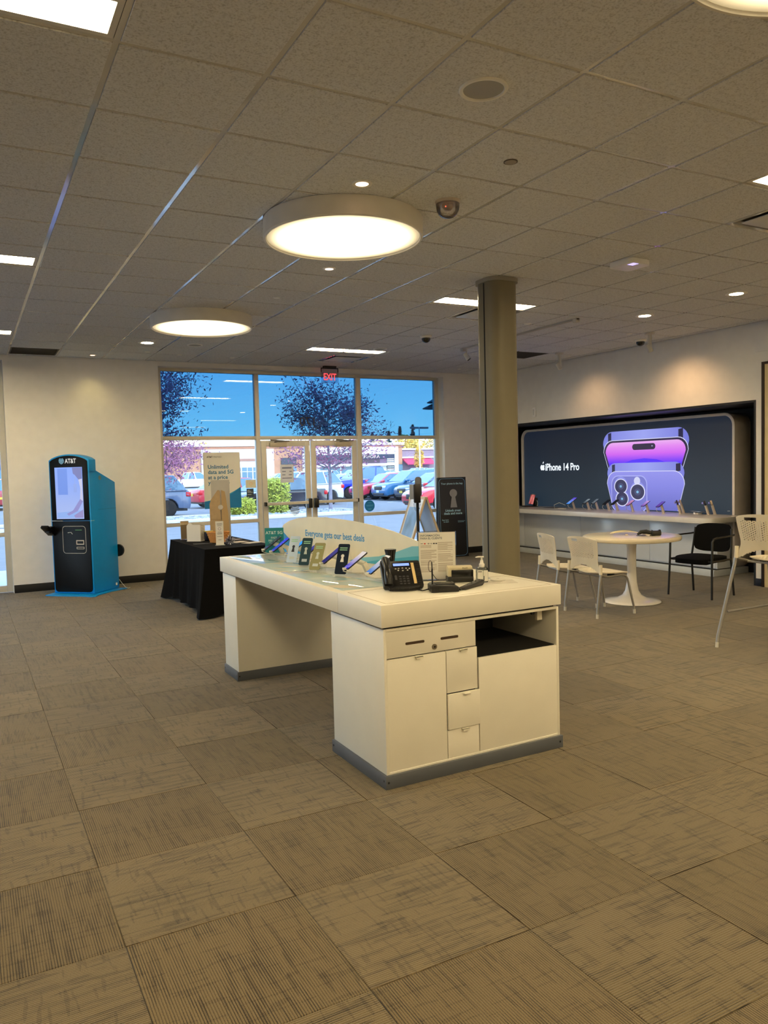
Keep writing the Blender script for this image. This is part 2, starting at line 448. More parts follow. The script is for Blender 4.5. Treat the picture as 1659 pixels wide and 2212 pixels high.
for (y, lb) in zip((-5.6, -2.1, 1.37, 4.85, 8.41), LBL):  # first two drums are unseen, added for more light from behind
    t = thing('drum_light', lb, 'ceiling light', (2.345, y, ZC-.002), 0, 'round drum ceiling lights')
    MB().lathe([(.505, 0), (.535, 0), (.537, -.02), (.537, -.118), (.531, -.125), (.520, -.125), (.519, -.118), (.505, -.1)], 72).build('drum_rim', drum_white, t, smooth=40)
    MB().lathe([(.03, -.1145), (.48, -.114), (.519, -.112), (.519, -.105), (.03, -.105)], 72).build('diffuser', drum_m, t, smooth=40)
    MB().lathe([(.30, 0), (.50, -.006), (.50, -.03), (.30, -.03)], 48).build('back_plate', drum_white, t)
side = {-2: 'left', 6: 'right'}
TL = {(2, -6): 'added strip light just behind the viewer, middle row', (2, -12): 'added strip light deep behind the viewer, middle row', (2, -18): 'added strip light at back wall, middle row', (10, -6): 'added strip light behind the viewer, far right row', (10, -12): 'added strip light deep behind the viewer, far right row', (10, -18): 'added strip light at back wall, far right row',
      (-10, -12): 'recessed strip light deep behind the viewer, far left', (-10, -18): 'recessed strip light at back wall, far left', (-2, -12): 'added strip light deep behind the viewer, left row', (-2, -18): 'added strip light at back wall, left row', (6, -12): 'added strip light deep behind the viewer, right row', (6, -18): 'added strip light at back wall, right row',
      (-10, -6): 'recessed strip light far left behind the viewer', (-10, 0): 'recessed strip light beyond the left edge, nearest row', (-10, 6): 'recessed strip light beyond the left edge, middle row', (-10, 12): 'recessed strip light beyond left edge by the windows',
      (-2, -6): 'added strip light behind the viewer, left row', (6, -6): 'added strip light behind the viewer, right row',
      (-2, 0): 'recessed strip light in the top left corner', (-2, 6): 'recessed strip light at left edge, nearer of two', (-2, 12): 'small recessed strip light at left edge nearest window wall',
      (6, 0): 'recessed strip light at right edge beside the air diffuser', (6, 6): 'recessed strip light half hidden behind the column', (6, 12): 'recessed strip light in front of the exit sign'}
for (bi, bj) in TROFFER:
    x0 = GX+bi*T2; y0 = GY+bj*T2 if bj == 12 else GY+(bj+.5)*T2
    t = thing('strip_light', TL[(bi, bj)], 'ceiling light', (x0+T2, y0+T2/4, ZC), 0, 'recessed strip lights')
    w_, d_ = 2*T2-2*tw-.006, T2/2-2*tw-.006
    MB().ring(rrect(w_, d_, .002, 1), rrect(w_-.05, d_-.05, .002, 1), .004, .055).build('housing', M('troffer_white', (225, 222, 214), rough=.45), t)
    MB().prism(rrect(w_-.052, d_-.052, .03, 4), .022, .03).build('lens', lens_m, t)
    MB().box(-w_/2+.02, w_/2-.02, -d_/2+.02, d_/2-.02, .045, .055).build('pan', drum_white, t)
def downlight(name, label, x, y, r, lit, cat='downlight', group='small recessed downlights'):
    t = thing(name, label, cat, (x, y, ZC), 0, group)
    MB().lathe([(r*.62, 0), (r, 0), (r, -.004), (r*.95, -.007), (r*.66, -.006), (r*.62, -.002)], 32).build('trim_ring', M('trim_white', (250, 249, 246), rough=.4), t, smooth=40)
    MB().lathe([(.002, -.0075), (r*.60, -.0065), (r*.64, -.003), (.002, -.002)], 24).build('lens', lit, t)
    return t
lit_w = glow('downlight_warm', (1.0, .76, .38), 110.0)
lit_s = glow('downlight_spot', (1.0, .62, .36), 5.0)
downlight('downlight', 'lit warm round downlight above the black chair, nearer the viewer', 6.98, 5.35, .105, lit_w)
downlight('downlight', 'lit warm round downlight above the phone display wall, farther one', 6.98, 6.56, .105, lit_w)
downlight('downlight', 'added round downlight beyond the right edge, nearer one', 6.98, 4.14, .105, lit_w)  # unseen, added to brighten the right side
downlight('downlight', 'added round downlight beyond the right edge, nearest the viewer', 6.98, 2.92, .105, lit_w)  # unseen as well, added for the same extra light
downlight('downlight', 'lit round downlight near the window wall, left of the drum light', 2.142, 10.241, .115, lit_w)
downlight('spot_downlight', 'small spot downlight just in front of the large drum light', 2.147, 4.171, .060, lit_s)
downlight('spot_downlight', 'small spot downlight just behind the large drum light', 2.77, 6.021, .055, lit_s)
downlight('spot_downlight', 'small spot downlight above the blue kiosk', 1.66, 11.52, .05, lit_s)
grey_m = M('speaker_grey', (178, 178, 178), rough=.7, bump=.4, bscale=700)
for (x, y, r, lb) in ((2.124, 2.921, .110, 'large round grey ceiling speaker with white rim'), (2.747, 10.228, .10, 'small round ceiling speaker behind the farther drum light'), (5.238, 9.75, .10, 'round ceiling speaker beside the far strip light')):
    t = thing('ceiling_speaker', lb, 'speaker', (x, y, ZC), 0, 'round ceiling speakers')
    MB().lathe([(r*.82, 0), (r, 0), (r, -.004), (r*.96, -.009), (r*.85, -.009), (r*.82, -.003)], 40).build('rim', M('trim_white'), t, smooth=40)
    MB().lathe([(.002, -.007), (r*.4, -.0065), (r*.83, -.003), (r*.83, 0), (.002, 0)], 40).build('grille', grey_m, t, smooth=40)
SPR = [(2.75, 3.541, .035, 'dark round sprinkler plate right of the round speaker', 1), (2.754, 7.214, .034, 'small white ceiling disc between the two drum lights', 0), (6.0, 7.45, .045, 'white ceiling disc right of the column', 0), (7.75, 7.55, .04, 'white ceiling disc near the spotlight and dome camera', 0),
       (2.3, 11.0, .04, 'white disc near window wall, left of the far speaker', 0), (2.77, 11.15, .035, 'white disc near window wall, below the far speaker', 0), (3.55, 11.2, .035, 'white disc by the wall above the first window bay', 0), (5.9, 11.2, .035, 'white disc right of the exit sign', 0), (7.6, 11.3, .035, 'white disc above the black floor stand', 0)]
for (x, y, r, lb, dk) in SPR:
    t = thing('sprinkler_cap', lb, 'sprinkler', (x, y, ZC), 0, 'ceiling sprinkler caps')
    MB().lathe([(.003, -.007), (r*.9, -.006), (r, -.002), (r, 0), (.003, 0)], 24).build('cap', M('chrome_dark', (176, 168, 156), rough=.3, metal=.5) if dk else M('trim_white'), t, smooth=40)
    if dk: MB().lathe([(r*.95, 0), (r*1.12, 0), (r*1.12, -.004), (r*.95, -.004)], 24).build('rim', M('sprinkler_rim', (96, 86, 76), rough=.5), t)
# clear dome and dome cameras
t = thing('dome_sensor', 'clear plastic dome sensor with tiny red light on ceiling', 'sensor', (2.782, 4.229, ZC), 0)
MB().lathe([(.002, -.02), (.075, -.018), (.08, -.006), (.08, 0), (.002, 0)], 32).build('base', M('dome_base', (206, 196, 188), rough=.4), t, smooth=40)
MB().lathe([(.0735, -.018), (.074, -.04), (.070, -.062), (.058, -.084), (.036, -.099), (.012, -.105)], 32).build('dome', glass('clear_dome', (.96, .94, .94), 1.8), t, smooth=60)
MB().lathe([(.002, -.058), (.02, -.056), (.034, -.04), (.036, -.02), (.002, -.02)], 20).build('eye', M('eye_grey', (176, 164, 158), rough=.3), t, smooth=60)
MB().lathe([(.001, -.004), (.004, 0), (.001, .004)], 8, (-.035, -.03, -.045)).build('led', glow('led_red', (1, .1, .05), 3.0), t)
def dome_cam(label, x, y):
    t = thing('dome_camera', label, 'security camera', (x, y, ZC), 0, 'black dome cameras')
    MB().lathe([(.002, 0), (.075, 0), (.078, -.012), (.06, -.03), (.002, -.03)], 28).build('base', M('trim_white'), t, smooth=40)
    MB().lathe([(.058, -.028), (.056, -.05), (.042, -.073), (.02, -.086), (.002, -.089)], 28).build('dome', M('dome_black', (8, 8, 9), rough=.08, spec=.8), t, smooth=60)
dome_cam('black dome camera left of the column', 5.286, 8.60)
dome_cam('black dome camera above the phone display wall', 8.28, 7.86)
# access point
t = thing('access_point', 'white boxy wireless access point on the ceiling', 'access point', (5.0, 4.86, ZC), math.radians(3))
MB().prism(rrect(.25, .25, .045, 5), -.045, 0).build('shell', M('ap_white', (250, 250, 252), rough=.35), t, bevel=.008)
MB().box(-.085, -.02, -.115, -.05, -.0465, -.044).build('status_light', glow('ap_purple', (.55, .45, 1.0), 1.4), t)
# diffusers and grilles
dl = {(7, 1): 'white panel air diffuser at the right edge of the ceiling', (7, 7): 'white panel air diffuser partly behind the column', (7, 13): 'white panel air diffuser just in front of exit sign'}
for (i, j) in DIFF:
    t = thing('air_diffuser', dl[(i, j)], 'air vent', (GX+(i+.5)*T2, GY+(j+.5)*T2, ZC), 0, 'square panel air diffusers')
    s_ = T2-2*tw-.004
    MB().ring(rrect(s_, s_, .003, 1), rrect(s_-.05, s_-.05, .003, 1), .003, .03).build('frame', tee_m, t)
    MB().box(-s_/2+.02, s_/2-.02, -s_/2+.02, s_/2-.02, .04, .048).build('backing', dark_m, t)
    MB().prism(rrect(s_-.13, s_-.13, .004, 1), -.006, .002).build('panel', M('diffuser_white', (226, 226, 226), rough=.4), t, bevel=.002)
dl = {(0, 14): 'dark return air grille by the left wall corner', (11, 11): 'dark return air grille right of the column near display wall'}
for (i, j) in GRILLE:
    t = thing('air_grille', dl[(i, j)], 'air vent', (GX+(i+.5)*T2, GY+(j+.5)*T2, ZC), 0, 'dark return air grilles')
    s_ = T2-2*tw-.004
    MB().ring(rrect(s_, s_, .003, 1), rrect(s_-.03, s_-.03, .003, 1), .003, .03).build('frame', M('grille_frame', (70, 66, 60), rough=.5), t)
    MB().box(-s_/2+.01, s_/2-.01, -s_/2+.01, s_/2-.01, .04, .048).build('backing', dark_m, t)
    for k in range(18):
        y = -s_/2+.03+k*(s_-.06)/17
        MB().box(-s_/2+.014, s_/2-.014, y-.008, y+.008, .010, .013).build('slat', M('grille_slat', (44, 41, 37), rough=.6), t)
# track and monopoint spotlights
spot_w = M('spot_white', (205, 203, 200), rough=.4)
def spot_head(t, p, aim, energy, size=math.radians(120)):
    """barrel on a stem, aiming at a point; its own lamp inside"""
    p, aim = Vector(p), Vector(aim); d = (aim-p).normalized()
    MB().tube([p-d*.05, p+d*.055], [.030, .036], 16).build('barrel', spot_w, t, smooth=40)
    MB().tube([p+d*.0555, p+d*.057], [.030, .030], 16).build('face', glow('spot_face', (1, .7, .4), 2.0) if energy else M('spot_dark', (40, 38, 36)), t)
    if energy:
        ld = bpy.data.lights.new('spot_bulb', 'SPOT'); ld.energy = energy; ld.color = (1, .58, .26); ld.spot_size = size; ld.spot_blend = 1.0; ld.shadow_soft_size = .06
        lo = bpy.data.objects.new('spot_bulb', ld); COL.objects.link(lo); lo.parent = t
        lo.location = p+d*.07; lo.rotation_euler = d.to_track_quat('-Z', 'Y').to_euler()
t = thing('track_light', 'white ceiling track with two spotlight heads behind the column', 'track light', (6.33, 8.0, ZC), 0)
MB().box(-.018, .018, -1.05, 1.35, -.022, 0).build('rail', M('track_white', (190, 188, 186), rough=.4), t, bevel=.002)
for yy in (-1.02, 1.3): MB().box(-.03, .03, yy-.03, yy+.03, -.05, -.0).build('end_feed', spot_w, t, bevel=.004)
for yy in (1.22, .25):
    MB().tube([(0, yy, -.02), (0, yy, -.09)], .009, 8).build('stem', spot_w, t)
    spot_head(t, (0, yy, -.13), (.25, yy-.25, -.6), 0)
for (x, y, aim, en, lb) in ((7.96, 7.40, (.62, .02, -1.15), 30, 'white spotlight on short stem washing the wall above the phone image'), (8.02, 9.22, (.58, -.1, -1.15), 15, 'white spotlight on short stem farther along the display wall')):
    t = thing('wall_spotlight', lb, 'spotlight', (x, y, ZC), 0, 'stem spotlights by the display wall')
    MB().lathe([(.002, 0), (.065, 0), (.065, -.018), (.06, -.024), (.002, -.024)], 24).build('canopy', spot_w, t, smooth=40)
    MB().tube([(0, 0, -.02), (0, 0, -.20)], .026, 14).build('stem', spot_w, t, smooth=40)
    MB().tube([(0, 0, -.19), (-.035, -.02, -.20)], .014, 8).build('knuckle', spot_w, t)
    spot_head(t, (-.045, -.03, -.20), aim, en)
# light of the small downlight that makes the yellow pool on the left wall
ld = bpy.data.lights.new('pool_bulb', 'SPOT'); ld.energy = 9; ld.color = (1, .80, .30); ld.spot_size = math.radians(80); ld.spot_blend = 1.0; ld.shadow_soft_size = .04
lo = bpy.data.objects.new('pool_bulb', ld); COL.objects.link(lo); lo.location = (1.66, 11.52, ZC-.02); lo.rotation_euler = (math.radians(18), 0, 0)

# exit sign
t = thing('exit_sign', 'edge-lit red EXIT sign hanging above the doors', 'exit sign', (5.30, 11.62, ZC), 0)
MB().box(-.11, .11, -.035, .035, -.03, 0).build('canopy', M('exit_black', (14, 14, 15), rough=.4), t, bevel=.004)
MB().box(-.15, .15, -.012, .012, -.045, -.03).build('edge_channel', M('exit_black'), t)
MB().box(-.15, -.144, -.01, .01, -.1, -.045).box(.144, .15, -.01, .01, -.1, -.045).build('clip', M('exit_black'), t)
MB().box(-.155, .155, -.003, .003, -.275, -.045).build('panel', glass('exit_acrylic', (.80, .80, .86), 1.0), t)
red_g = glow('exit_red', (1.0, .07, .08), 1.6)
text('EXIT', .155, frame((0, -.006, -.225), (1, 0, 0), (0, 0, 1)), red_g, t, 'lettering', 'CENTER', bold=.012, sx=.72)
text('EXIT', .150, frame((.008, .006, -.228), (1, 0, 0), (0, 0, 1)), glow('exit_red_dim', (1.0, .10, .12), .6), t, 'lettering_back', 'CENTER', bold=.008, sx=.70)
# little plaque on the right wall
t = thing('wall_sensor', 'small white oblong sensor on the wall left above display', 'sensor', (XR, 10.62, 2.48), 0)
MB().box(-.03, 0, -.035, .035, -.08, .08).build('case', M('ap_white'), t, bevel=.01)
MB().box(-.032, -.03, -.02, .02, -.05, .05).build('lens', M('sensor_lens', (235, 235, 235), rough=.2), t)
# ================================================================== SHOP FRONT
alu = M('frame_aluminium', (206, 202, 192), rough=.45, metal=.0, spec=.5, var=.02)
clear = glass('pane_clear', (.97, .98, .97), 1.0)
blue = glass('pane_blue_film', (.177, .335, .445), 1.25)
Y0, Y1, YG = 12.03, 12.13, 12.085
win = struct(bpy.data.objects.new('window_1', None)); COL.objects.link(win)
def bar(n, x0, x1, z0, z1, par, y0=Y0, y1=Y1): return MB().box(x0, x1, y0, y1, z0, z1).build(n, alu, par, bevel=.003)
def pane(x0, x1, z0, z1, mat, par): return MB().box(x0, x1, YG-.003, YG+.003, z0, z1).build('pane', mat, par)
bar('jamb', 2.62, 2.69, 0, 3.19, win); bar('jamb', 7.56, 7.625, 0, 3.19, win)
bar('mullion', 4.165, 4.232, 0, 3.145, win); bar('mullion', 5.978, 6.057, 0, 3.145, win)
bar('header', 2.69, 7.56, 3.145, 3.19, win)
for a, b_ in ((2.69, 4.165), (4.232, 5.978), (6.057, 7.56)):
    bar('transom', a, b_, 2.100, 2.157, win); pane(a, b_, 2.157, 3.145, blue, win)
for a, b_ in ((2.69, 4.165), (6.057, 7.56)):
    bar('rail', a, b_, .775, .832, win); bar('sill', a, b_, 0, .09, win)
    pane(a, b_, .832, 2.100, clear, win); pane(a, b_, .09, .775, clear, win)
win2 = struct(bpy.data.objects.new('window_2', None)); COL.objects.link(win2)
bar('jamb', .465, .54, 0, 3.19, win2); bar('jamb', -5.6, -5.53, 0, 3.19, win2)
bar('header', -5.53, .465, 3.145, 3.19, win2); bar('sill', -5.53, .465, 0, .09, win2)
xs = [-5.53+k*(.465+5.53)/5 for k in range(6)]  # bays further left are unseen, added to let in more daylight
for x in xs[1:-1]: bar('mullion', x-.035, x+.035, .09, 3.145, win2)
for q in range(5):
    a, b_ = xs[q]+(.035 if q else 0), xs[q+1]-(.035 if q < 4 else 0)
    bar('transom', a, b_, 2.100, 2.157, win2); bar('rail', a, b_, .775, .832, win2)
    pane(a, b_, 2.157, 3.145, blue, win2); pane(a, b_, .832, 2.100, clear, win2); pane(a, b_, .09, .775, clear, win2)
# side glazing in the unseen left wall, added for cool daylight
added_win = struct(bpy.data.objects.new('added_window', None)); COL.objects.link(added_win)
def sbar(n, y0, y1, z0, z1): return MB().box(XL-.15, XL-.05, y0, y1, z0, z1).build(n, alu, added_win, bevel=.003)
sbar('header', 5.9, 11.3, 3.145, 3.19); sbar('sill', 5.9, 11.3, 0, .09); sbar('jamb', 5.9, 5.97, .09, 3.145); sbar('jamb', 11.23, 11.3, .09, 3.145)
for y in (7.7, 9.5): sbar('mullion', y-.035, y+.035, .09, 3.145)
for (a, b_) in ((5.97, 7.665), (7.735, 9.465), (9.535, 11.23)): MB().box(XL-.103, XL-.097, a, b_, .09, 3.145).build('pane', clear, added_win)
# doors
blk = M('hardware_black', (14, 14, 15), rough=.35)
def leaf(n, x0, x1, hinge):
    d = struct(bpy.data.objects.new(n, None)); COL.objects.link(d)
    ya, yb = 12.045, 12.09
    def p(nm, a, b_, z0, z1): return MB().box(a, b_, ya, yb, z0, z1).build(nm, alu, d, bevel=.003)
    p('stile', x0, x0+.088, .012, 2.085); p('stile', x1-.088, x1, .012, 2.085)
    p('top_rail', x0+.088, x1-.088, 1.995, 2.085); p('bottom_rail', x0+.088, x1-.088, .012, .25)
    MB().box(x0+.088, x1-.088, 12.064, 12.070, .25, 1.995).build('pane', clear, d)
    # push bar with a black latch at the meeting stile and a black end cap at the hinge
    lx, hx = (x1-.05, x0+.03) if hinge == 'l' else (x0+.05, x1-.03)
    MB().box(min(lx, hx), max(lx, hx), 11.965, 12.0, 1.035, 1.085).build('push_bar', M('push_bar_steel', (206, 200, 188), rough=.35), d, bevel=.008)
    MB().box(lx-.034, lx+.034, 11.955, 12.044, .965, 1.125).build('latch', blk, d, bevel=.012)
    MB().box(hx-.014, hx+.014, 11.962, 12.044, 1.030, 1.09).build('end_cap', blk, d, bevel=.004)
    # closer with its folded arm
    c0 = x0+.13 if hinge == 'l' else x1-.42
    k = MB().box(c0, c0+.29, 11.985, 12.044, 1.975, 2.05).build('closer', M('closer_grey', (176, 166, 146), rough=.45), d, bevel=.006)
    MB().tube([(c0+.1, 12.005, 2.052), (c0+.1, 12.005, 2.068)], .02, 12).tube([(c0+.1, 12.005, 2.066), (c0+.34, 12.0, 2.075), (c0+.02, 12.02, 2.092)], .009, 6).build('closer_arm', M('arm_grey', (90, 84, 74), rough=.5), d)
    return d
d1 = leaf('door_1', 4.247, 5.094, 'l'); d2 = leaf('door_2', 5.112, 5.963, 'r')
MB().box(5.065, 5.090, 12.03, 12.045, 1.90, 2.0).build('contact_sensor', M('ap_white'), d1, bevel=.004)
# street number on the glass, made to be read from outside
text('170', .215, frame((5.245, YG-.0045, 2.325), (-1, 0, 0), (0, 0, 1)), M('decal_dark', (42, 44, 50), rough=.6), win, 'street_number', 'LEFT', bold=.006, sx=.9, space=1.08)
# faint globe decal low on the left door
def globe(r, T, mat, parent, name='globe_mark'):
    """striped globe: curved bands, thinner towards the poles"""
    g_ = MB()
    for k, (yc, h) in enumerate(((.78, .13), (.50, .19), (.16, .22), (-.20, .22), (-.54, .19), (-.82, .12))):
        up, dn = [], []
        for q in range(13):
            t_ = q/12*2-1
            yu, yd = (yc+h/2), (yc-h/2)
            for lst, yy in ((up, yu), (dn, yd)):
                xx = math.sqrt(max(0, 1-yy*yy))*t_*.98
                lst.append((xx*r, (yy-.16*(1-t_*t_)+.05)*r))
        pts = up+dn[::-1]
        g_.prism(pts, 0, .0004, 'z', T)
    return g_.build(name, mat, parent)
globe(.085, frame((4.80, 12.062, .93), (1, 0, 0), (0, 0, 1)), M('frosted_decal', (205, 220, 230), rough=.6), d1)

# ---- papers and stickers on the glass
paper = M('paper_white', (232, 230, 224), rough=.7, var=.01)
att_blue = M('ink_blue', (0, 120, 185), rough=.55); att_cyan = M('ink_cyan', (60, 160, 205), rough=.55); ink = M('ink_black', (26, 26, 30), rough=.6); ink_grey = M('ink_grey', (150, 150, 150), rough=.6)
t = thing('window_poster', 'large white poster with blue lettering hung inside the left window', 'poster', (3.57, 11.985, 1.467), math.radians(-1.0))
pw, ph = .585, .875
MB().box(-pw/2, pw/2, -.003, .003, -ph/2, ph/2).build('board', paper, t)
Tf = frame((0, -.0036, 0), (1, 0, 0), (0, 0, 1))
wave = [(-pw/2, -ph/2)]+[(pw/2, -ph/2)]
curve = [(pw/2-(k/16)*pw, -ph/2+.115+.215*((1-k/16)**2.2)) for k in range(17)]
MB().prism(wave+curve, 0, .0004, 'z', Tf).build('blue_wave', att_blue, t)
c2 = [(x, y+.025*math.sin(PI*(x/pw+.5))) for (x, y) in curve]
MB().prism(c2+curve[::-1], 0, .0003, 'z', Tf).build('cyan_edge', att_cyan, t)
def L(s, size, x, y, mat, par, Tm=Tf, **kw): return text(s, size, Tm @ Matrix.Translation((x, y, .0006)), mat, par, **kw)
L('AT&T', .036, -.235, .355, ink, t, bold=.02); L('PREPAID', .036, -.135, .355, ink_grey, t, name='small_lettering')
L("Unlimited\ndata and 5G\nat a price\nyou'll love", .083, -.225, .185, M('ink_teal', (20, 118, 165), rough=.55), t, name='headline', bold=.018, line=.98, sx=1.0)
t = thing('door_notice', 'white notice sheet taped on the left glass door', 'notice', (4.68, 12.058, 1.545), 0)
MB().box(-.115, .115, -.001, .001, -.147, .147).build('sheet', M('sheet_blueish', (216, 222, 238), rough=.6), t)
for k, (y, a, b_) in enumerate(((.10, -.085, .085), (.085, -.085, .085), (.035, -.085, -.02), (.035, .04, .085), (-.02, -.085, -.03), (-.02, .03, .085), (-.075, -.085, .085))):
    MB().box(a, b_, -.0015, -.001, y-.005, y+.005).build('text_line', M('ink_navy', (60, 76, 130), rough=.6), t)
t = thing('window_card', 'cream card with orange mark stuck on the window', 'sticker', (4.06, 12.074, 1.395), 0)
MB().box(-.085, .085, -.001, .001, -.065, .065).build('card', M('card_cream', (226, 222, 196), rough=.6), t)
MB().ring(circ(.026, 20), circ(.020, 20), 0, .0006, 'z', frame((0, -.0012, 0), (1, 0, 0), (0, 0, 1))).build('orange_mark', M('ink_orange', (240, 190, 120), rough=.6), t)
t = thing('window_decal', 'small dark square decal under the cream window card', 'sticker', (4.045, 12.074, 1.255), 0)
MB().box(-.058, .058, -.001, .001, -.064, .064).build('sheet', M('decal_navy', (40, 58, 74), rough=.5), t)
for k, (y, b_) in enumerate(((.038, -.01), (.022, .015), (.004, .045), (-.03, .02))):
    MB().box(-.045, b_, -.0014, -.001, y-.004, y+.004).build('text_line', M('ink_pale', (190, 200, 205)), t)
t = thing('window_roundel', 'round blue sticker on the right window bay', 'sticker', (6.195, 12.074, .945), 0)
MB().prism(circ(.098, 40), -.001, .001, 'y').build('disc', M('roundel_blue', (20, 125, 195), rough=.5), t)
for (z, w__) in ((.055, .03), (.012, .075), (-.002, .06), (-.05, .035), (-.062, .028)): MB().box(-w__, w__, -.0016, -.001, z-.004, z+.004).build('text_line', M('roundel_line', (90, 170, 220), rough=.5), t)
t = thing('window_dot', 'small dusky pink dot sticker above the blue roundel', 'sticker', (6.19, 12.074, 1.255), 0)
MB().prism(circ(.033, 24), -.001, .001, 'y').build('disc', M('dot_pink', (190, 120, 150), rough=.5), t)
# ================================================================== CENTRAL COUNTER
white_lam = M('white_laminate', (232, 228, 216), rough=.38, var=.012, bump=.02, bscale=300)
kick = M('kick_grey', (84, 88, 96), rough=.5)
t = thing('service_counter', 'long white service counter with drawers in the middle of floor', 'counter', (0, 0, 0))
X0, X1, Ya, Yb = 1.755, 2.885, 3.33, 6.045
zt_, zb_ = .92, .808
MB().box(X0, X1, Ya, 3.832, zb_, zt_).build('counter_top', white_lam, t, bevel=.0025)
MB().box(X0, X1, 3.834, Yb, zb_, zt_).build('counter_top', white_lam, t, bevel=.0025)
MB().ring([(1.80, 3.365), (2.845, 3.365), (2.845, 3.80), (1.80, 3.80)], [(1.803, 3.368), (2.842, 3.368), (2.842, 3.797), (1.803, 3.797)], zt_-.0005, zt_+.0004).build('inlay_line', M('groove_brown', (150, 120, 70), rough=.7), t)
MB().box(X0+.03, X1-.03, Ya+.03, Yb-.03, zb_-.012, zb_-.0005).build('shadow_gap', dark_m, t)
# near cabinet: shell of panels, so that the open bay is really open
cz0, cz1 = .068, zb_-.012
ca, cb = 1.772, 2.878; cy0, cy1 = 3.345, 3.965
sh = MB().box(ca, ca+.016, cy0, cy1, cz0, cz1).box(cb-.016, cb, cy0, cy1, cz0, cz1).box(ca+.016, cb-.016, cy1-.016, cy1, cz0, cz1)
sh.box(ca+.016, cb-.016, cy0, cy1-.016, cz1-.014, cz1).box(ca+.016, cb-.016, cy0, cy1-.016, cz0-.0, cz0+.012)
sh.build('carcass', white_lam, t, bevel=.0015)
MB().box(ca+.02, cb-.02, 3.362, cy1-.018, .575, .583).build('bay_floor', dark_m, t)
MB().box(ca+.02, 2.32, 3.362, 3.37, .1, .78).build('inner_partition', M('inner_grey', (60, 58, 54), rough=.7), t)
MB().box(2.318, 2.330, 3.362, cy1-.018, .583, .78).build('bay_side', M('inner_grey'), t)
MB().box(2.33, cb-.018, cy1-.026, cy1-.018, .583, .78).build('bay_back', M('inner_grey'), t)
g_ = .0018
def front(n, x0, x1, z0, z1, y=cy0+.002): return MB().box(x0+g_, x1-g_, y, y+.016, z0+g_, z1-g_).build(n, white_lam, t, bevel=.0015)
def pull(par, x, z): return MB().box(x-.020, x+.020, cy0-.016, cy0+.004, z-.003, z+.003).box(x-.020, x+.020, cy0-.016, cy0-.013, z-.010, z+.003).build('pull', M('pull_white', (238, 234, 220), rough=.35), par, bevel=.001)
dd = front('drawer', 1.787, 2.322, .646, .783, cy0+.004)
for x0, x1 in ((1.897, 2.007), (2.104, 2.211)):
    MB().prism(rrect(x1-x0, .013, .006, 4, (x0+x1)/2, .711), cy0+.0015, cy0+.0038, 'y').build('slot', M('slot_brown', (70, 52, 36), rough=.8), dd)
MB().prism(circ(.014, 20, 2.066, .675), cy0-.001, cy0+.0042, 'y').build('lock', M('lock_steel', (150, 140, 124), rough=.3, metal=.8), dd)
MB().prism(circ(.006, 12, 2.066, .675), cy0-.0018, cy0-.001, 'y').build('keyhole', ink, dd)
o_ = front('cabinet_door', 1.787, 2.134, .056, .644); pull(o_, 1.969, .640)
o_ = front('drawer', 2.134, 2.328, .420, .644); pull(o_, 2.236, .640)
o_ = front('drawer', 2.134, 2.334, .231, .418, cy0-.010); MB().box(2.226, 2.266, cy0-.028, cy0-.008, .409, .415).build('pull', M('pull_white'), o_, bevel=.001)
o_ = front('drawer', 2.134, 2.332, .056, .229); pull(o_, 2.240, .224)
front('fixed_panel', 2.334, 2.866, .056, .581)
MB().box(2.79, 2.825, 3.42, 3.44, .715, .768).build('usb_outlet', M('outlet_white', (230, 224, 208), rough=.4), t, bevel=.002)
MB().tube([(2.775, 3.45, .755), (2.775, 3.437, .755)], .011, 12).build('grommet', ink, t)
MB().tube([(2.36, 3.75, .775), (2.37, 3.62, .76), (2.40, 3.58, .66), (2.37, 3.6, .60)], .006, 6).tube([(2.42, 3.70, .775), (2.43, 3.60, .70), (2.40, 3.66, .62), (2.45, 3.68, .588)], .005, 6).build('cable_loop', M('cable_grey', (48, 50, 54), rough=.5), t, smooth=60)
# leg at the far end and the kick plates
MB().box(ca, cb, 5.705, 6.035, .068, zb_-.012).build('end_leg', white_lam, t, bevel=.002)
for (y0, y1) in ((3.333, 3.972), (5.700, 6.04)):
    k_ = MB().box(1.760, 2.890, y0, y1, 0, .068).build('kick_plate', kick, t, bevel=.002)
    for (x, y) in ((1.7595, y0+.02), (1.7595, y1-.02)):
        MB().tube([(x+.001, y, .04), (x-.0012, y, .04)], .006, 10).build('screw', M('screw_dark', (50, 52, 56), rough=.4, metal=.6), k_)
    for x in (1.775, 2.868):
        MB().tube([(x, y0+.001, .035), (x, y0-.0012, .035)], .006, 10).build('screw', M('screw_dark'), k_)
# printed glass inlays on the far section
mt, b, g = newmat('printed_glass')
o = g.sep(g.coord()); sx_ = g.math('ADD', g.math('MULTIPLY', o[0], 1.0), g.math('MULTIPLY', o[1], .8))
n_ = g.noise(g.comb(g.math('MULTIPLY', sx_, 5.0), g.math('MULTIPLY', o[1], 2.0), 0.0), 1.3, 0.0)
q_ = g.ramp(n_, [(.38, (.62, .70, .72, 1)), (.48, (.30, .52, .62, 1)), (.58, (.70, .66, .56, 1))])
q2 = g.noise(g.coord(), 3.2, 1.0)
g.put(b.inputs['Base Color'], g.mix(g.smooth(q2, .45, .55), q_, (.50, .62, .66, 1)))
b.inputs['Roughness'].default_value = .04; b.inputs['Specular IOR Level'].default_value = 1.0; pg = mt
for y0, y1 in ((3.875, 4.83), (4.845, 5.98)):
    MB().prism(rrect(.36, y1-y0, .012, 3, 1.985, (y0+y1)/2), zt_-.003, zt_+.0025).build('glass_inlay', pg, t, bevel=.001)
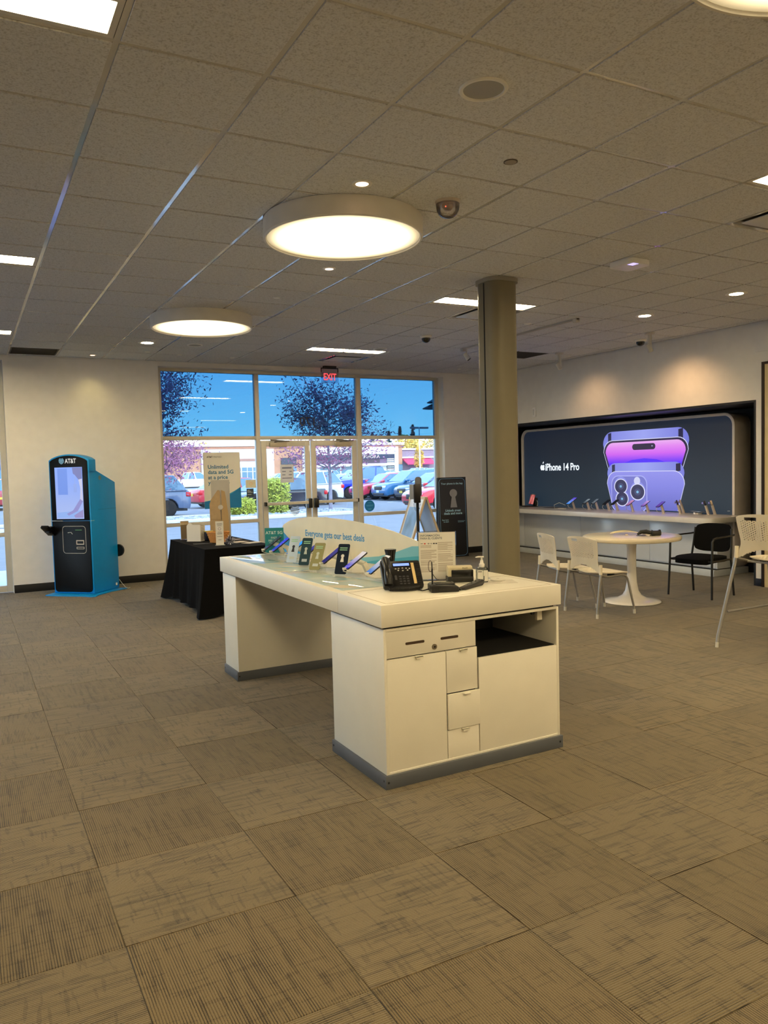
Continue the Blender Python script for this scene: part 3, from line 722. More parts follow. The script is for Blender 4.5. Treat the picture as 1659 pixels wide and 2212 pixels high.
# raised white plinths for the phone stands
MB().prism([(2.17, 4.02), (2.64, 4.02), (2.64, 4.18), (2.36, 6.0), (2.17, 6.0)], zt_, zt_+.006).build('device_deck', white_lam, t, bevel=.002)

# ================================================================== THINGS ON THE COUNTER
ZT = zt_+.0005
# --- curved header board
t = thing('header_board', 'curved white header board reading Everyone gets our best deals', 'sign', (2.27, 5.985, ZT+.0065), math.radians(-80.8))
Lh = 1.80
hp = [(0, .205), (.012, .226), (.06, .258), (.13, .284), (.22, .299), (.34, .304), (.46, .299), (.58, .288), (.70, .268), (.81, .240), (.92, .200), (1.0, .165)]
prof = [(0, 0), (Lh, 0)]+[(u*Lh, z) for (u, z) in hp[::-1]]
MB().prism(prof, -.004, .004, 'y').build('board', M('header_white', (232, 226, 206), rough=.5), t)
Th = frame((0, -.0044, 0), (1, 0, 0), (0, 0, 1))
text('Everyone gets our best deals', .0685, Th @ Matrix.Translation((.352, .152, .0004)), M('header_ink', (70, 150, 205), rough=.5), t, 'headline', 'LEFT', bold=.016, sx=.98)
def band(pts, mat, nm): MB().prism([(u*Lh, z) for (u, z) in pts], 0, .0003, 'z', Th).build(nm, mat, t)
band([(0, .004), (0, .175), (.05, .125), (.10, .075), (.16, .045), (.22, .03), (.22, .004)], M('band_blue', (40, 150, 215), rough=.5), 'blue_band')
band([(.52, .004), (.60, .035), (.72, .06), (.82, .10), (.92, .152), (1.0, .162), (1.0, .10), (.92, .085), (.8, .055), (.7, .03), (.62, .004)], M('band_pale', (120, 190, 210), rough=.5), 'pale_band')
band([(.62, .004), (.7, .03), (.8, .055), (.92, .085), (1.0, .10), (1.0, .004)], M('band_teal', (60, 165, 195), rough=.5), 'teal_band')
MB().box(.63, .66, -.006, .006, .300, .308).build('clip', M('clip_clear', (220, 222, 220), rough=.2), t)
# --- teal leaflet stand
t = thing('leaflet_stand', 'teal upright card reading 5G at far end of the counter', 'sign', (2.175, 5.93, ZT+.008), math.radians(-28))
MB().box(-.075, .075, -.004, .004, 0, .205).build('card', M('teal_card', (28, 142, 150), rough=.5), t)
Tt = frame((0, -.0046, 0), (1, 0, 0), (0, 0, 1))
wi = M('ink_white', (225, 240, 238), rough=.5)
text('AT&T 5G', .034, Tt @ Matrix.Translation((0, .155, .0003)), wi, t, 'headline', 'CENTER', bold=.02)
text('FAST.\nRELIABLE.\nSECURE.', .022, Tt @ Matrix.Translation((0, .118, .0003)), wi, t, 'lettering', 'CENTER', bold=.01)
MB().box(-.08, .08, -.03, .03, -.0055, 0).build('base', M('clear_base', (210, 214, 214), rough=.1), t)
# --- phones on slanted stands
stand_w = M('stand_white', (226, 220, 204), rough=.4)
SC = [('black', (24, 28, 48)), ('violet blue', (40, 44, 210)), ('sky blue', (30, 140, 235)), ('deep purple', (48, 32, 140)), ('midnight blue', (36, 36, 130)), ('white and violet', (60, 50, 220)), ('blue and cream', (70, 130, 200))]
def screen_mat(nm, c1, c2):
    if nm in MATS: return MATS[nm]
    mt, b, g = newmat(nm); o = g.sep(g.coord())
    f = g.smooth(g.math('ADD', o[1], g.math('MULTIPLY', g.noise(g.coord(), 14.0, 1.0), .06)), -.05, .09)
    cc = g.mix(f, S(*c1), S(*c2))
    g.put(b.inputs['Base Color'], (.02, .02, .02, 1)); g.put(b.inputs['Emission Color'], cc); b.inputs['Emission Strength'].default_value = .9
    b.inputs['Roughness'].default_value = .08; mt.cycles.emission_sampling = 'NONE'; MATS[nm] = mt
    return mt
PH = [(5.87, 2.155, (18, 22, 44), (40, 44, 70), 'dark phone on slanted stand beside the teal card'),
      (5.69, 2.155, (30, 36, 190), (50, 54, 235), 'violet-blue phone on slanted stand, second from the teal card'),
      (5.37, 2.155, (20, 120, 225), (40, 160, 245), 'sky-blue phone on slanted stand, third from the teal card'),
      (5.10, 2.155, (40, 30, 120), (56, 40, 150), 'deep purple phone on slanted stand in the middle of row'),
      (4.73, 2.155, (30, 30, 110), (46, 44, 140), 'midnight-blue phone on slanted stand, fifth from the teal card'),
      (4.37, 2.155, (46, 40, 210), (232, 220, 214), 'phone with violet and white screen, sixth from teal card'),
      (4.08, 2.165, (60, 130, 215), (235, 226, 205), 'phone with blue and cream screen behind the desk telephone')]
edge_m = M('phone_edge', (20, 20, 24), rough=.3)
for k, (y, x, c1, c2, lb) in enumerate(PH):
    t = thing('display_phone', lb, 'phone', (x, y, ZT+.006), math.radians(-97), 'phones on slanted counter stands')
    # local -Y looks at the customer's side; the slab leans back
    A = Matrix.Translation((0, -.02, .090)) @ Matrix.Rotation(math.radians(36), 4, 'X')
    MB().prism(rrect(.080, .165, .010, 4), -.004, .004, 'z', A).build('body', edge_m, t, bevel=.001)
    sc_ = MB().prism(rrect(.075, .160, .008, 4), 0, .0006).build('screen', screen_mat('screen_%d' % k, c1, c2), t)
    sc_.matrix_local = A @ Matrix.Translation((0, 0, .0041))
    MB().prism([(-.028, 0), (.028, 0), (.024, .075), (-.024, .075)], 0, .028, 'y', Matrix.Translation((0, .05, 0)) @ Matrix.Rotation(math.radians(24), 4, 'X')).build('stand_arm', stand_w, t, bevel=.004)
    MB().tube([(0, .03, .068), (0, -.008, .086)], .016, 14).build('puck', M('puck_white', (236, 234, 228), rough=.3), t, smooth=40)
    MB().box(-.035, .035, .03, .095, -.0005, .006).build('stand_foot', stand_w, t, bevel=.002)
    MB().tube([(0, -.085, .048), (0, -.105, .030), (0, -.06, .012), (0, .03, .008)], .0035, 6).build('charge_cable', M('cable_white', (225, 222, 212), rough=.5), t, smooth=60)
    MB().box(-.008, .008, -.108, -.08, .036, .050).build('plug', M('cable_white'), t, bevel=.002)
# --- acrylic price holders leaning between the phones
HO = [(5.25, 2.045, (196, 216, 240), 'pale blue', 'pale blue price card holder between sky-blue and violet phones', 'key_dark'),
      (5.04, 2.055, (46, 72, 84), 'dark', 'dark price card holder with keyhole left of purple phone', 'key_pale'),
      (4.76, 2.015, (150, 148, 108), 'olive', 'olive price card holder leaning forward in the phone row', 'key_pale'),
      (4.45, 2.06, (26, 38, 56), 'navy', 'navy price card holder with white keyhole by sixth phone', 'key_white')]
acr = glass('acrylic', (.985, .99, .985), 1.0)
for (y, x, c, nm, lb, kk) in HO:
    t = thing('price_holder', lb, 'price card', (x, y, ZT+.0025), math.radians(-50), 'acrylic price card holders')
    A = Matrix.Rotation(math.radians(-24 if nm != 'olive' else -33), 4, 'X')
    MB().prism(rrect(.080, .20, .01, 4, 0, .105), -.002, .0015, 'y', A).build('card', M('card_'+nm, c, rough=.12, spec=.7), t)
    km = M('ink_key_'+kk, (38, 44, 60) if kk == 'key_dark' else (236, 236, 232) if kk == 'key_white' else (190, 200, 196), rough=.5)
    MB().prism(circ(.011, 18, 0, .125), -.0026, -.002, 'y', A).prism([(-.006, .12), (.006, .12), (.012, .085), (-.012, .085)], -.0026, -.002, 'y', A).build('keyhole_print', km, t)
    for zz in (.178, .165): MB().box(-.026, .026, -.0026, -.002, zz-.003, zz+.003, A).build('text_line', M('ink_mint', (150, 205, 170), rough=.5), t)
    if nm != 'navy': MB().box(-.02, .02, -.0026, -.002, .03, .05, A).build('text_line', M('ink_pale'), t)
    # clear strut bent behind the card
    MB().surf(lambda u, v: (-.036+.072*u, .004+.085*math.sin(PI*v*.5)**1.5, .20*(1-v)**.8+.044*v), 2, 10, thick=(0, .002, 0), T=A).build('strut', acr, t)
# --- desk telephone
bp = M('phone_black', (17, 17, 19), rough=.32, spec=.5)
t = thing('desk_telephone', 'black desk telephone with lit blue screen on counter', 'telephone', (2.105, 3.735, ZT), math.radians(-20))
A = Matrix.Translation((0, -.055, .026)) @ Matrix.Rotation(math.radians(42), 4, 'X')
w2 = .112
MB().prism(rrect(.224, .19, .012, 4, .0, .085), -.022, 0, 'z', A).build('body', bp, t, bevel=.004)
MB().prism([(-.06, .004), (.055, .10), (.075, .10), (.075, 0), (.06, 0)], -.085, .085, 'x').build('desk_stand', bp, t, bevel=.004)
sc_ = MB().box(-.040, .050, .140, .158, .0006, .0018, A).build('screen', glow('lcd_blue', (.28, .42, 1.0), 1.3), t)
MB().ring(rrect(.100, .028, .003, 2, .005, .149), rrect(.091, .019, .002, 2, .005, .149), 0, .0015, 'z', A).build('screen_bezel', M('bezel_black', (8, 8, 10), rough=.2), t)
keyc = M('key_grey', (70, 70, 74), rough=.4); keyw = M('key_light', (190, 190, 190), rough=.4)
for r_ in range(4):
    for c_ in range(3):
        MB().prism(rrect(.013, .009, .003, 2, -.012+c_*.021, .062-r_*.017), 0, .003, 'z', A).build('key', keyc, t)
for (x, y) in ((-.03, .118), (-.012, .121), (.009, .123), (.03, .121), (.048, .118), (-.016, .107), (.009, .104), (.036, .107)):
    MB().prism(rrect(.009, .006, .002, 2, x, y), 0, .003, 'z', A).build('key', keyw, t)
MB().prism(rrect(.012, .034, .004, 2, -.036, .055), 0, .003, 'z', A).build('volume_key', keyc, t)
MB().box(.060, .076, .01, .16, 0, .0016, A).build('label_strip', M('strip_cream', (225, 196, 140), rough=.5), t)
for r_ in range(10): MB().box(.081, .104, .016+r_*.0148, .026+r_*.0148, 0, .0025, A).build('key', M('key_black', (30, 30, 32), rough=.4), t)
hs = Matrix.Translation((0, -.055, .026)) @ Matrix.Rotation(math.radians(42), 4, 'X')
MB().tube([(-.085, .0, .018), (-.085, .02, .036), (-.085, .085, .045), (-.085, .15, .036), (-.085, .175, .018)], [.020, .024, .017, .024, .020], 14, T=hs).build('handset', bp, t, smooth=60)
MB().prism(rrect(.052, .19, .012, 3, -.085, .085), 0, .010, 'z', hs).build('cradle', bp, t, bevel=.003)
hel = []
for q in range(420):
    f = q/419; a = f*2*PI*34
    base = Vector((-.085+.17*f, -.075-.028*math.sin(PI*f), .012))
    hel.append(base+Vector((0, .0085*math.cos(a), .0085*math.sin(a))))
MB().tube(hel, .0028, 5).build('coiled_cord', bp, t, smooth=60)
# --- tall black travel cup behind the telephone
t = thing('black_cup', 'tall black waisted cup behind the desk telephone', 'cup', (2.30, 4.22, ZT+.0065), 0)
MB().lathe([(.032, 0), (.034, .004), (.030, .05), (.026, .085), (.030, .125), (.036, .152), (.036, .156), (.032, .156), (.028, .12), (.002, .118)], 28).build('body', M('cup_black', (14, 13, 14), rough=.2), t, smooth=50)
MB().lathe([(.0335, .154), (.0365, .154), (.0365, .160), (.0335, .160)], 28).build('rim', M('cup_rim', (40, 38, 38), rough=.15), t, smooth=40)
# --- information sheet in a clear holder
t = thing('information_sheet', 'white Spanish customer information sheet in clear upright holder', 'sign', (2.44, 3.90, ZT), math.radians(-27))
MB().box(-.108, .108, -.001, .001, .004, .282).build('sheet', paper, t)
MB().box(-.112, .112, .002, .004, .003, .286).box(-.112, .112, -.045, .06, .0, .003).box(-.112, -.1085, -.004, .002, .003, .286).box(.1085, .112, -.004, .002, .003, .286).build('holder', glass('acrylic'), t)
Ti = frame((0, -.0013, 0), (1, 0, 0), (0, 0, 1))
text('INFORMACIÓN\nPARA EL CLIENTE', .0165, Ti @ Matrix.Translation((-.098, .258, .0002)), M('ink_slate', (90, 104, 124), rough=.6), t, 'headline', 'LEFT', bold=.01)
for k, (x, c) in enumerate(((-.09, (60, 60, 60)), (-.072, (210, 70, 50)), (-.05, (150, 150, 150)), (-.034, (170, 170, 170)), (-.018, (50, 52, 56)), (-.004, (80, 84, 88)))):
    MB().prism(rrect(.011 if k else .014, .007 if k else .003, .002, 2, x, .216), 0, .0003, 'z', Ti).build('logo_spot', M('spot_%d' % k, c, rough=.6), t)
random.seed(3)
for (xa, xb, za) in ((-.098, -.004, .205), (.004, .092, .222)):
    z = za
    while z > .045:
        if random.random() > .13:
            MB().box(xa, xb-random.choice((0, 0, 0, .012, .03)), -.0015, -.0011, z-.0012, z+.0012).build('text_line', M('ink_fawn', (172, 160, 148), rough=.7), t)
        z -= .0056
globe(.008, Ti @ Matrix.Translation((.058, .032, .0002)), M('ink_slate'), t)
text('AT&T', .013, Ti @ Matrix.Translation((.070, .0275, .0002)), M('ink_slate'), t, 'small_lettering', 'LEFT', bold=.02)
# --- card reader dock
t = thing('reader_dock', 'black payment reader dock with antenna beside telephone', 'card reader', (2.245, 3.535, ZT), math.radians(-21))
MB().prism([(-.075, .0), (.075, .0), (.075, .026), (.055, .036), (-.062, .042), (-.075, .034)], -.06, .06, 'y').build('base', bp, t, bevel=.004)
MB().prism(rrect(.105, .07, .008, 3, .005, -.006), .033, .046, 'z').build('tray_rim', bp, t, bevel=.002)
MB().box(-.035, .045, -.032, .018, .044, .0468).build('tray', M('tray_dark', (9, 9, 9), rough=.6), t)
MB().box(-.01, .035, -.005, .012, .0468, .0475).build('green_light', M('dim_green', (74, 84, 52), rough=.4), t)
for x in (-.05, -.025): MB().box(x-.008, x+.008, -.0625, -.059, .008, .022).build('port', M('tray_dark'), t)
MB().tube([(-.062, -.02, .03), (-.062, -.02, .125)], .0045, 10).tube([(-.062, -.02, .12), (-.0635, -.021, .16)], .003, 8).build('antenna', bp, t, smooth=40)
lp = [(-.064+.010*math.cos(a)-.008, -.021, .138+.030*math.sin(a)) for a in [2*PI*k/24 for k in range(25)]]
MB().tube(lp, .0016, 6).build('antenna_loop', M('loop_brown', (46, 22, 20), rough=.4), t, smooth=60)
MB().tube([(-.06, .01, .10), (-.03, .04, .06), (-.01, .065, .05)], .002, 6).build('stylus_cord', bp, t, smooth=60)
MB().tube([(-.075, .02, .01), (-.11, .01, .004), (-.13, .05, .004), (-.10, .09, .004)], .003, 6).build('power_cable', bp, t, smooth=60)
# --- label printer
t = thing('desktop_scanner', 'small cream and black desktop card scanner on counter', 'scanner', (2.505, 3.765, ZT), math.radians(-24))
MB().prism(rrect(.152, .085, .008, 3), 0, .032).build('base', M('scanner_black', (22, 22, 20), rough=.4), t, bevel=.003)
MB().prism([(-.030, .032), (.036, .032), (.036, .086), (.022, .092), (-.010, .092), (-.030, .084)], -.072, .072, 'x').build('cover', M('scanner_cream', (206, 196, 164), rough=.4), t, bevel=.005)
MB().box(-.052, .074, -.041, -.029, .030, .072).build('front_panel', M('scanner_face', (10, 10, 11), rough=.25), t, bevel=.003)
text('ProLIC', .011, frame((.012, -.0308, .0775), (1, 0, 0), (0, 0, 1)), ink, t, 'lettering', 'LEFT', bold=.01)
# --- hand sanitizer
t = thing('hand_sanitizer', 'clear pump bottle of hand sanitizer on the counter', 'bottle', (2.585, 3.655, ZT), math.radians(-25))
MB().prism(rrect(.068, .042, .012, 4), 0, .088).build('bottle', glass('bottle_clear', (.86, .88, .86), 1.6), t, bevel=.008)
MB().prism(rrect(.060, .034, .009, 4), .004, .07).build('gel', glass('gel', (.90, .92, .90), .6), t)
MB().box(-.028, .002, -.0225, -.0212, .012, .072).box(.006, .030, -.0225, -.0212, .010, .072).build('label', M('label_white', (226, 224, 216), rough=.5), t)
MB().box(.006, .010, -.0228, -.0224, .012, .040).box(-.026, -.004, -.0228, -.0224, .062, .066).build('print', ink, t)
MB().lathe([(.002, .086), (.014, .086), (.016, .092), (.016, .106), (.011, .110), (.008, .128), (.005, .130), (.005, .142), (.002, .142)], 18).build('pump_collar', M('pump_white', (232, 230, 222), rough=.4), t, smooth=50)
MB().prism([(-.036, .143), (.012, .143), (.012, .150), (-.020, .1515), (-.036, .147)], -.007, .007, 'y').build('nozzle', M('pump_white'), t, bevel=.002)
# --- remote
t = thing('remote_control', 'black remote control with strap lying on the counter', 'remote control', (2.425, 3.533, ZT), math.radians(26))
MB().prism([(-.115, .006), (-.09, .0), (.10, .0), (.118, .010), (.118, .030), (.10, .034), (.02, .026), (-.10, .016)], -.020, .020, 'y').build('body', M('remote_black', (24, 23, 23), rough=.45), t, bevel=.006)
for k in range(7): MB().prism(rrect(.009, .009, .003, 2, .085-k*.022, .006 if k % 2 else -.006), .0, .003, 'z', Matrix.Translation((0, 0, .0325-k*.0024))).build('button', M('button_grey', (58, 56, 56), rough=.5), t)
MB().tube([(-.112, 0, .008), (-.135, .012, .006), (-.13, -.01, .006), (-.112, 0, .008)], .003, 6).build('strap', bp, t, smooth=60)
# --- paper sheet, white puck and blue scrap
t = thing('counter_paper', 'white flyer lying flat by the sanitizer bottle', 'paper', (2.665, 3.612, ZT), math.radians(-22))
MB().box(-.10, .10, -.065, .065, 0, .0012).build('sheet', M('flyer_grey', (214, 208, 196), rough=.5), t)
for k in range(5): MB().box(-.08, .0+.01*k, -.045+k*.018, -.04+k*.018, .0012, .0015).build('text_line', M('ink_fawn'), t)
t = thing('security_tag', 'round white puck lying on the flyer', 'tag', (2.70, 3.66, ZT+.0017), 0)
MB().lathe([(.002, 0), (.042, 0), (.044, .003), (.042, .006), (.025, .009), (.002, .0095)], 32).build('shell', M('tag_white', (232, 228, 216), rough=.35), t, smooth=40)
MB().lathe([(.002, .0095), (.008, .0095), (.008, .0105), (.002, .0105)], 16).build('pin', M('flyer_grey'), t)
t = thing('blue_leaflet', 'small blue-grey leaflet behind the sanitizer bottle', 'paper', (2.68, 3.775, ZT), math.radians(-20))
MB().box(-.04, .04, -.012, .012, 0, .0012).build('sheet', M('leaf_blue', (130, 152, 170), rough=.4), t)
MB().box(-.03, .01, -.004, .004, .0012, .0014).build('text_line', M('ink_pale'), t)
# ================================================================== BLUE KIOSK
kb = M('kiosk_blue', (0, 146, 226), rough=.38, var=.02); kk = M('kiosk_black', (7, 7, 9), rough=.4, spec=.2)
t = thing('payment_kiosk', 'tall blue and black payment kiosk with lit screen by left wall', 'kiosk', (1.438, 11.395, .006), math.radians(-43))
MB().prism([(-.285, .012), (.285, .012), (.285, 1.49), (-.135, 1.655), (-.285, 1.655)], -.31, .31, 'x').build('cabinet', kb, t, bevel=.006)
arch = lambda hw, z0, zs, zc, r=.05: [(-hw, z0), (hw, z0)]+[(hw*math.cos(a), zs+(zc-zs)*math.sin(a)) if False else (hw-(2*hw)*k/16, zs+(zc-zs)*(1-((k/8)-1)**2)**.8) for k, a in [(k, 0) for k in range(17)]]
MB().prism(arch(.31, 1.62, 1.80, 1.878), -.285, -.135, 'y').build('head', kb, t, bevel=.006)
def face(hw, z0, z1, r):   # rounded bottom corners
    return [(-hw+r-r*math.cos(a), z0+r-r*math.sin(a)) for a in [PI/2*q/5 for q in range(6)]]+[(hw-r+r*math.sin(a), z0+r-r*math.cos(a)) for a in [PI/2*q/5 for q in range(6)]]
up = [(.288-(.576)*k/16, 1.785+.075*(1-((k/8)-1)**2)**.8) for k in range(17)]
MB().prism([(-.288, .995), (.288, .995)]+up, -.297, -.284, 'y').build('upper_fascia', kk, t, bevel=.003)
MB().prism(face(.288, .03, 0, .05)+[(.288, .985), (-.288, .985)], -.297, -.284, 'y').build('lower_fascia', kk, t, bevel=.003)
MB().box(-.31, -.12, -.2985, -.296, .986, .993).box(.305, .312, -.29, -.22, .985, .992).build('seam_line', M('seam_pale', (190, 200, 205), rough=.4), t)
Tk = frame((0, -.2972, 0), (1, 0, 0), (0, 0, 1))
globe(.042, Tk @ Matrix.Translation((-.10, 1.79, .0003)), glow('globe_glow', (.25, .62, .80), .55), t)
text('AT&T', .085, Tk @ Matrix.Translation((-.045, 1.76, .0003)), glow('logo_glow', (.9, .86, .78), .7), t, 'lettering', 'LEFT', bold=.022, sx=.80)
# screen with its picture (kitchen, person writing at a desk)
scr = MB().box(-.21, .21, 0, .0008, 0, .0001).build('screen', None, t) if False else None
mt, b, g = newmat('kiosk_screen'); o = g.sep(g.coord())
f = g.smooth(o[2], 1.05, 1.7); cc = g.mix(f, S(176, 196, 252), S(118, 158, 255))
g.put(b.inputs['Emission Color'], cc); b.inputs['Emission Strength'].default_value = .85; b.inputs['Base Color'].default_value = (.02, .02, .02, 1); b.inputs['Roughness'].default_value = .12
scr = MB().box(-.212, .212, -.2982, -.2972, 1.015, 1.705).build('screen', mt, t)
def pic(pts, c, nm, d=.0012): return MB().prism(pts, 0, .0003, 'z', Tk @ Matrix.Translation((0, 0, d))).build(nm, glow('scr_'+nm, S(*c), .8), scr)
pic([(-.17, 1.34), (-.02, 1.34), (-.02, 1.69), (-.17, 1.69)], (110, 150, 246), 'picture_door')
pic([(.07, 1.37), (.12, 1.37), (.12, 1.48), (.10, 1.48), (.10, 1.6), (.09, 1.6), (.09, 1.48), (.07, 1.48)], (150, 176, 250), 'picture_lamp')
pic([(-.2, 1.10), (.2, 1.13), (.2, 1.03), (-.2, 1.03)], (150, 186, 255), 'picture_desk')
pic([(.06, 1.70), (.205, 1.70), (.205, 1.53), (.15, 1.54), (.10, 1.60), (.07, 1.62)], (120, 124, 190), 'picture_hair', .0016)
pic([(.15, 1.54), (.205, 1.55), (.205, 1.25), (.165, 1.28), (.175, 1.42)], (214, 214, 244), 'picture_sleeve', .0018)
pic([(.165, 1.28), (.205, 1.25), (.12, 1.12), (-.02, 1.06), (-.05, 1.085), (.05, 1.13)], (150, 146, 216), 'picture_arm', .002)
pic([(.06, 1.06), (.15, 1.11), (.205, 1.14), (.205, 1.03), (.08, 1.03)], (158, 146, 208), 'picture_hand', .0022)
MB().ring(rrect(.36, .37, .045, 5, .045, .735), rrect(.346, .356, .038, 5, .045, .735), -.2985, -.297, 'y').build('outline', M('outline_silver', (180, 176, 166), rough=.4), t)
MB().ring(rrect(.12, .062, .006, 2, .135, .70), rrect(.098, .036, .004, 2, .135, .70), -.302, -.297, 'y').build('bill_slot', M('slot_silver', (200, 190, 176), rough=.35), t)
MB().ring(rrect(.118, .030, .006, 2, .135, .625), rrect(.104, .016, .004, 2, .135, .625), -.300, -.297, 'y').build('card_slot', M('slot_silver'), t)
MB().box(.065, .165, -.2982, -.297, .862, .870).build('green_strip', glow('green_dim', (.15, .5, .1), .35), t)
MB().tube([(-.05, -.2985, .83), (.0, -.3, .835), (.02, -.3, .81)], .004, 6).build('scratch_mark', M('seam_pale'), t)
A = Matrix.Translation((-.30, -.37, .865)) @ Matrix.Rotation(math.radians(-38), 4, 'X')
MB().box(-.055, .055, -.095, .095, -.02, .02, A).build('pin_pad', kk, t, bevel=.005)
MB().box(-.035, .035, .01, .07, .0205, .022, A).build('pin_screen', M('pin_beige', (176, 162, 140), rough=.35), t)
for r_ in range(3):
    for c_ in range(3): MB().box(-.03+c_*.023, -.014+c_*.023, -.065+r_*.022, -.050+r_*.022, .0205, .024, A).build('pin_key', M('pin_key', (90, 84, 80), rough=.5), t)
MB().prism([(-.29, .80), (-.40, .84), (-.38, .90), (-.29, .92)], -.335, -.265, 'x').build('pad_bracket', kk, t, bevel=.004)
MB().prism(circ(.030, 24, -.06, 1.555), .308, .3125, 'x').build('side_lock', M('lock_grey', (110, 130, 140), rough=.4), t)
MB().box(.309, .3112, -.13, .285, 1.128, 1.131).build('side_seam', M('seam_blue', (0, 92, 150), rough=.5), t)
pl = [(-.34, -.44), (-.10, -.455), (.20, -.44), (.40, -.47), (.435, -.44), (.40, -.33), (.39, .0), (.44, .26), (.43, .29), (.1, .24), (-.36, .17), (-.39, .12), (-.37, -.1)]
MB().prism(pl, -.006, .008).build('foot_plate', kb, t, bevel=.002)
MB().tube([(.30, .33, .53), (.30, .30, .53)], .085, 24).build('rear_roller', M('roller_black', (12, 12, 12), rough=.6), t)
MB().box(.2995, .314, .20, .235, .05, .085).build('tag_sticker', paper, t)
MB().tube([(.30, .30, .12), (.34, .31, .06), (.42, .27, .012), (.48, .25, .008), (.47, .30, .008)], .004, 6).build('power_cable', M('cable_white'), t, smooth=60)

# ================================================================== BLACK-DRAPED TABLE
t = thing('draped_table', 'table under a floor-length black cloth by the window', 'table', (2.675, 9.245, 0), 0)
W_, D_, H_ = .76, 1.60, .745
for (x, y) in ((-.33, -.72), (.33, -.72), (-.33, .72), (.33, .72)): MB().tube([(x, y, 0), (x, y, H_-.03)], .014, 10).build('leg', M('leg_grey', (120, 120, 122), rough=.4, metal=.6), t)
MB().box(-W_/2, W_/2, -D_/2, D_/2, H_-.03, H_).build('table_top', M('table_plastic', (200, 198, 190), rough=.6), t)
per = []
nP = 160
for k in range(nP):
    s_ = k/nP*2*(W_+D_)
    if s_ < W_: p, n_ = (-W_/2+s_, -D_/2), (0, -1)
    elif s_ < W_+D_: p, n_ = (W_/2, -D_/2+s_-W_), (1, 0)
    elif s_ < 2*W_+D_: p, n_ = (W_/2-(s_-W_-D_), D_/2), (0, 1)
    else: p, n_ = (-W_/2, D_/2-(s_-2*W_-D_)), (-1, 0)
    dc = min(math.hypot(p[0]-a, p[1]-b_) for a in (-W_/2, W_/2) for b_ in (-D_/2, D_/2))
    cf = math.exp(-(dc/.13)**2)
    dg = Vector((math.copysign(1, p[0]), math.copysign(1, p[1]))).normalized()
    nv = Vector(n_)*(1-cf)+dg*cf
    per.append((p, nv, cf, s_))
def drape(u, v):
    k = int(round(u*nP)) % nP; p, nv, cf, s_ = per[k]
    z = H_+.006-v*(H_-.012 if cf > .3 else H_-.05)
    z = H_+.006-v*(H_-.05+.045*min(1, cf*2))
    fold = .022*math.sin(s_*15.0)+.014*math.sin(s_*31+1.0)
    out = .012+v**1.25*(.045+.135*cf+fold*(1-cf))
    return (p[0]+nv.x*out, p[1]+nv.y*out, z)
cloth = M('black_cloth', (9, 9, 12), rough=.95, spec=.15, var=.15, vscale=30, bump=.25, bscale=500)
mbd = MB().surf(drape, nP, 14)
mbd.prism(rrect(W_+.022, D_+.022, .012, 2), H_+.0005, H_+.0065)
c_ = mbd.build('tablecloth', cloth, None, smooth=50); c_.location = (2.675, 9.245, 0)
tag(c_, 'black cloth draped over the table, reaching the carpet', 'tablecloth')
ZB = H_+.0075
# cardboard standee seen from behind
t = thing('standee', 'cardboard counter standee seen from its brown easel back', 'standee', (2.93, 9.90, ZB), math.radians(-12))
MB().box(-.13, .105, -.003, .003, 0, .74).build('panel', M('panel_grey', (196, 194, 190), rough=.7), t)
cb_ = M('cardboard', (192, 164, 122), rough=.85, var=.06, vscale=20)
A = Matrix.Translation((-.03, -.005, 0)) @ Matrix.Rotation(math.radians(7), 4, 'X')
MB().prism([(-.125, 0), (.012, 0), (.012, .60), (-.0, .62), (-.02, .62), (-.105, .50), (-.125, .44)], -.035, -.031, 'y', A @ Matrix.Rotation(math.radians(-14), 4, 'Z')).build('easel_wing', cb_, t)
MB().prism([(.012, 0), (.11, 0), (.10, .30), (.06, .60), (.012, .62)], -.034, -.030, 'y', A @ Matrix.Rotation(math.radians(12), 4, 'Z')).build('easel_wing', M('cardboard_lit', (206, 178, 134), rough=.85), t)  # right wing in a paler copy, its light put into the colour
MB().prism(circ(.032, 20, .005, .40), -.0405, -.038, 'y', A).build('tab', M('tab_white', (226, 222, 212), rough=.6), t)
MB().box(-.12, .008, -.0365, -.034, .235, .238, A @ Matrix.Rotation(math.radians(-14), 4, 'Z')).build('crease', M('crease_brown', (150, 118, 70), rough=.9), t)
t = thing('brochure_holder', 'clear holder of tan brochures behind the white rate card', 'holder', (2.44, 9.90, ZB), math.radians(-8))
MB().box(-.05, .05, -.012, .012, .003, .235, Matrix.Rotation(math.radians(-8), 4, 'X')).build('brochures', M('brochure_tan', (170, 146, 108), rough=.6), t)
MB().box(-.058, .058, -.018, -.015, 0, .20, Matrix.Rotation(math.radians(-8), 4, 'X')).box(-.058, .058, -.02, .03, 0, .003).build('holder', glass('acrylic'), t)
t = thing('rate_card', 'white folded rate card with black lines on black table', 'sign', (2.46, 9.55, ZB), math.radians(-40))
MB().prism([(-.09, 0), (.09, 0), (.09, .205), (-.01, .205), (-.035, .225), (-.06, .225), (-.09, .19)], -.004, .0, 'y').build('front_leaf', paper, t)
MB().box(.086, .09, -.004, .13, 0, .20).build('side_leaf', paper, t)
for k in range(10): MB().box(.0902, .0908, .02, .11, .020+k*.0185, .024+k*.0185).build('text_line', ink, t)
MB().box(-.095, .095, -.012, .135, -.0005, .002).build('base', paper, t)
t = thing('dark_mug', 'dark navy mug with pale rim beside the basket', 'mug', (2.63, 9.50, ZB), 0)
MB().lathe([(.004, 0), (.045, 0), (.052, .008), (.054, .02), (.054, .118), (.050, .118), (.049, .02), (.004, .012)], 28).build('body', M('mug_navy', (16, 18, 34), rough=.25), t, smooth=50)
MB().lathe([(.0495, .112), (.056, .112), (.056, .124), (.0495, .124)], 28).build('rim', M('mug_rim', (196, 186, 96), rough=.4), t, smooth=50)
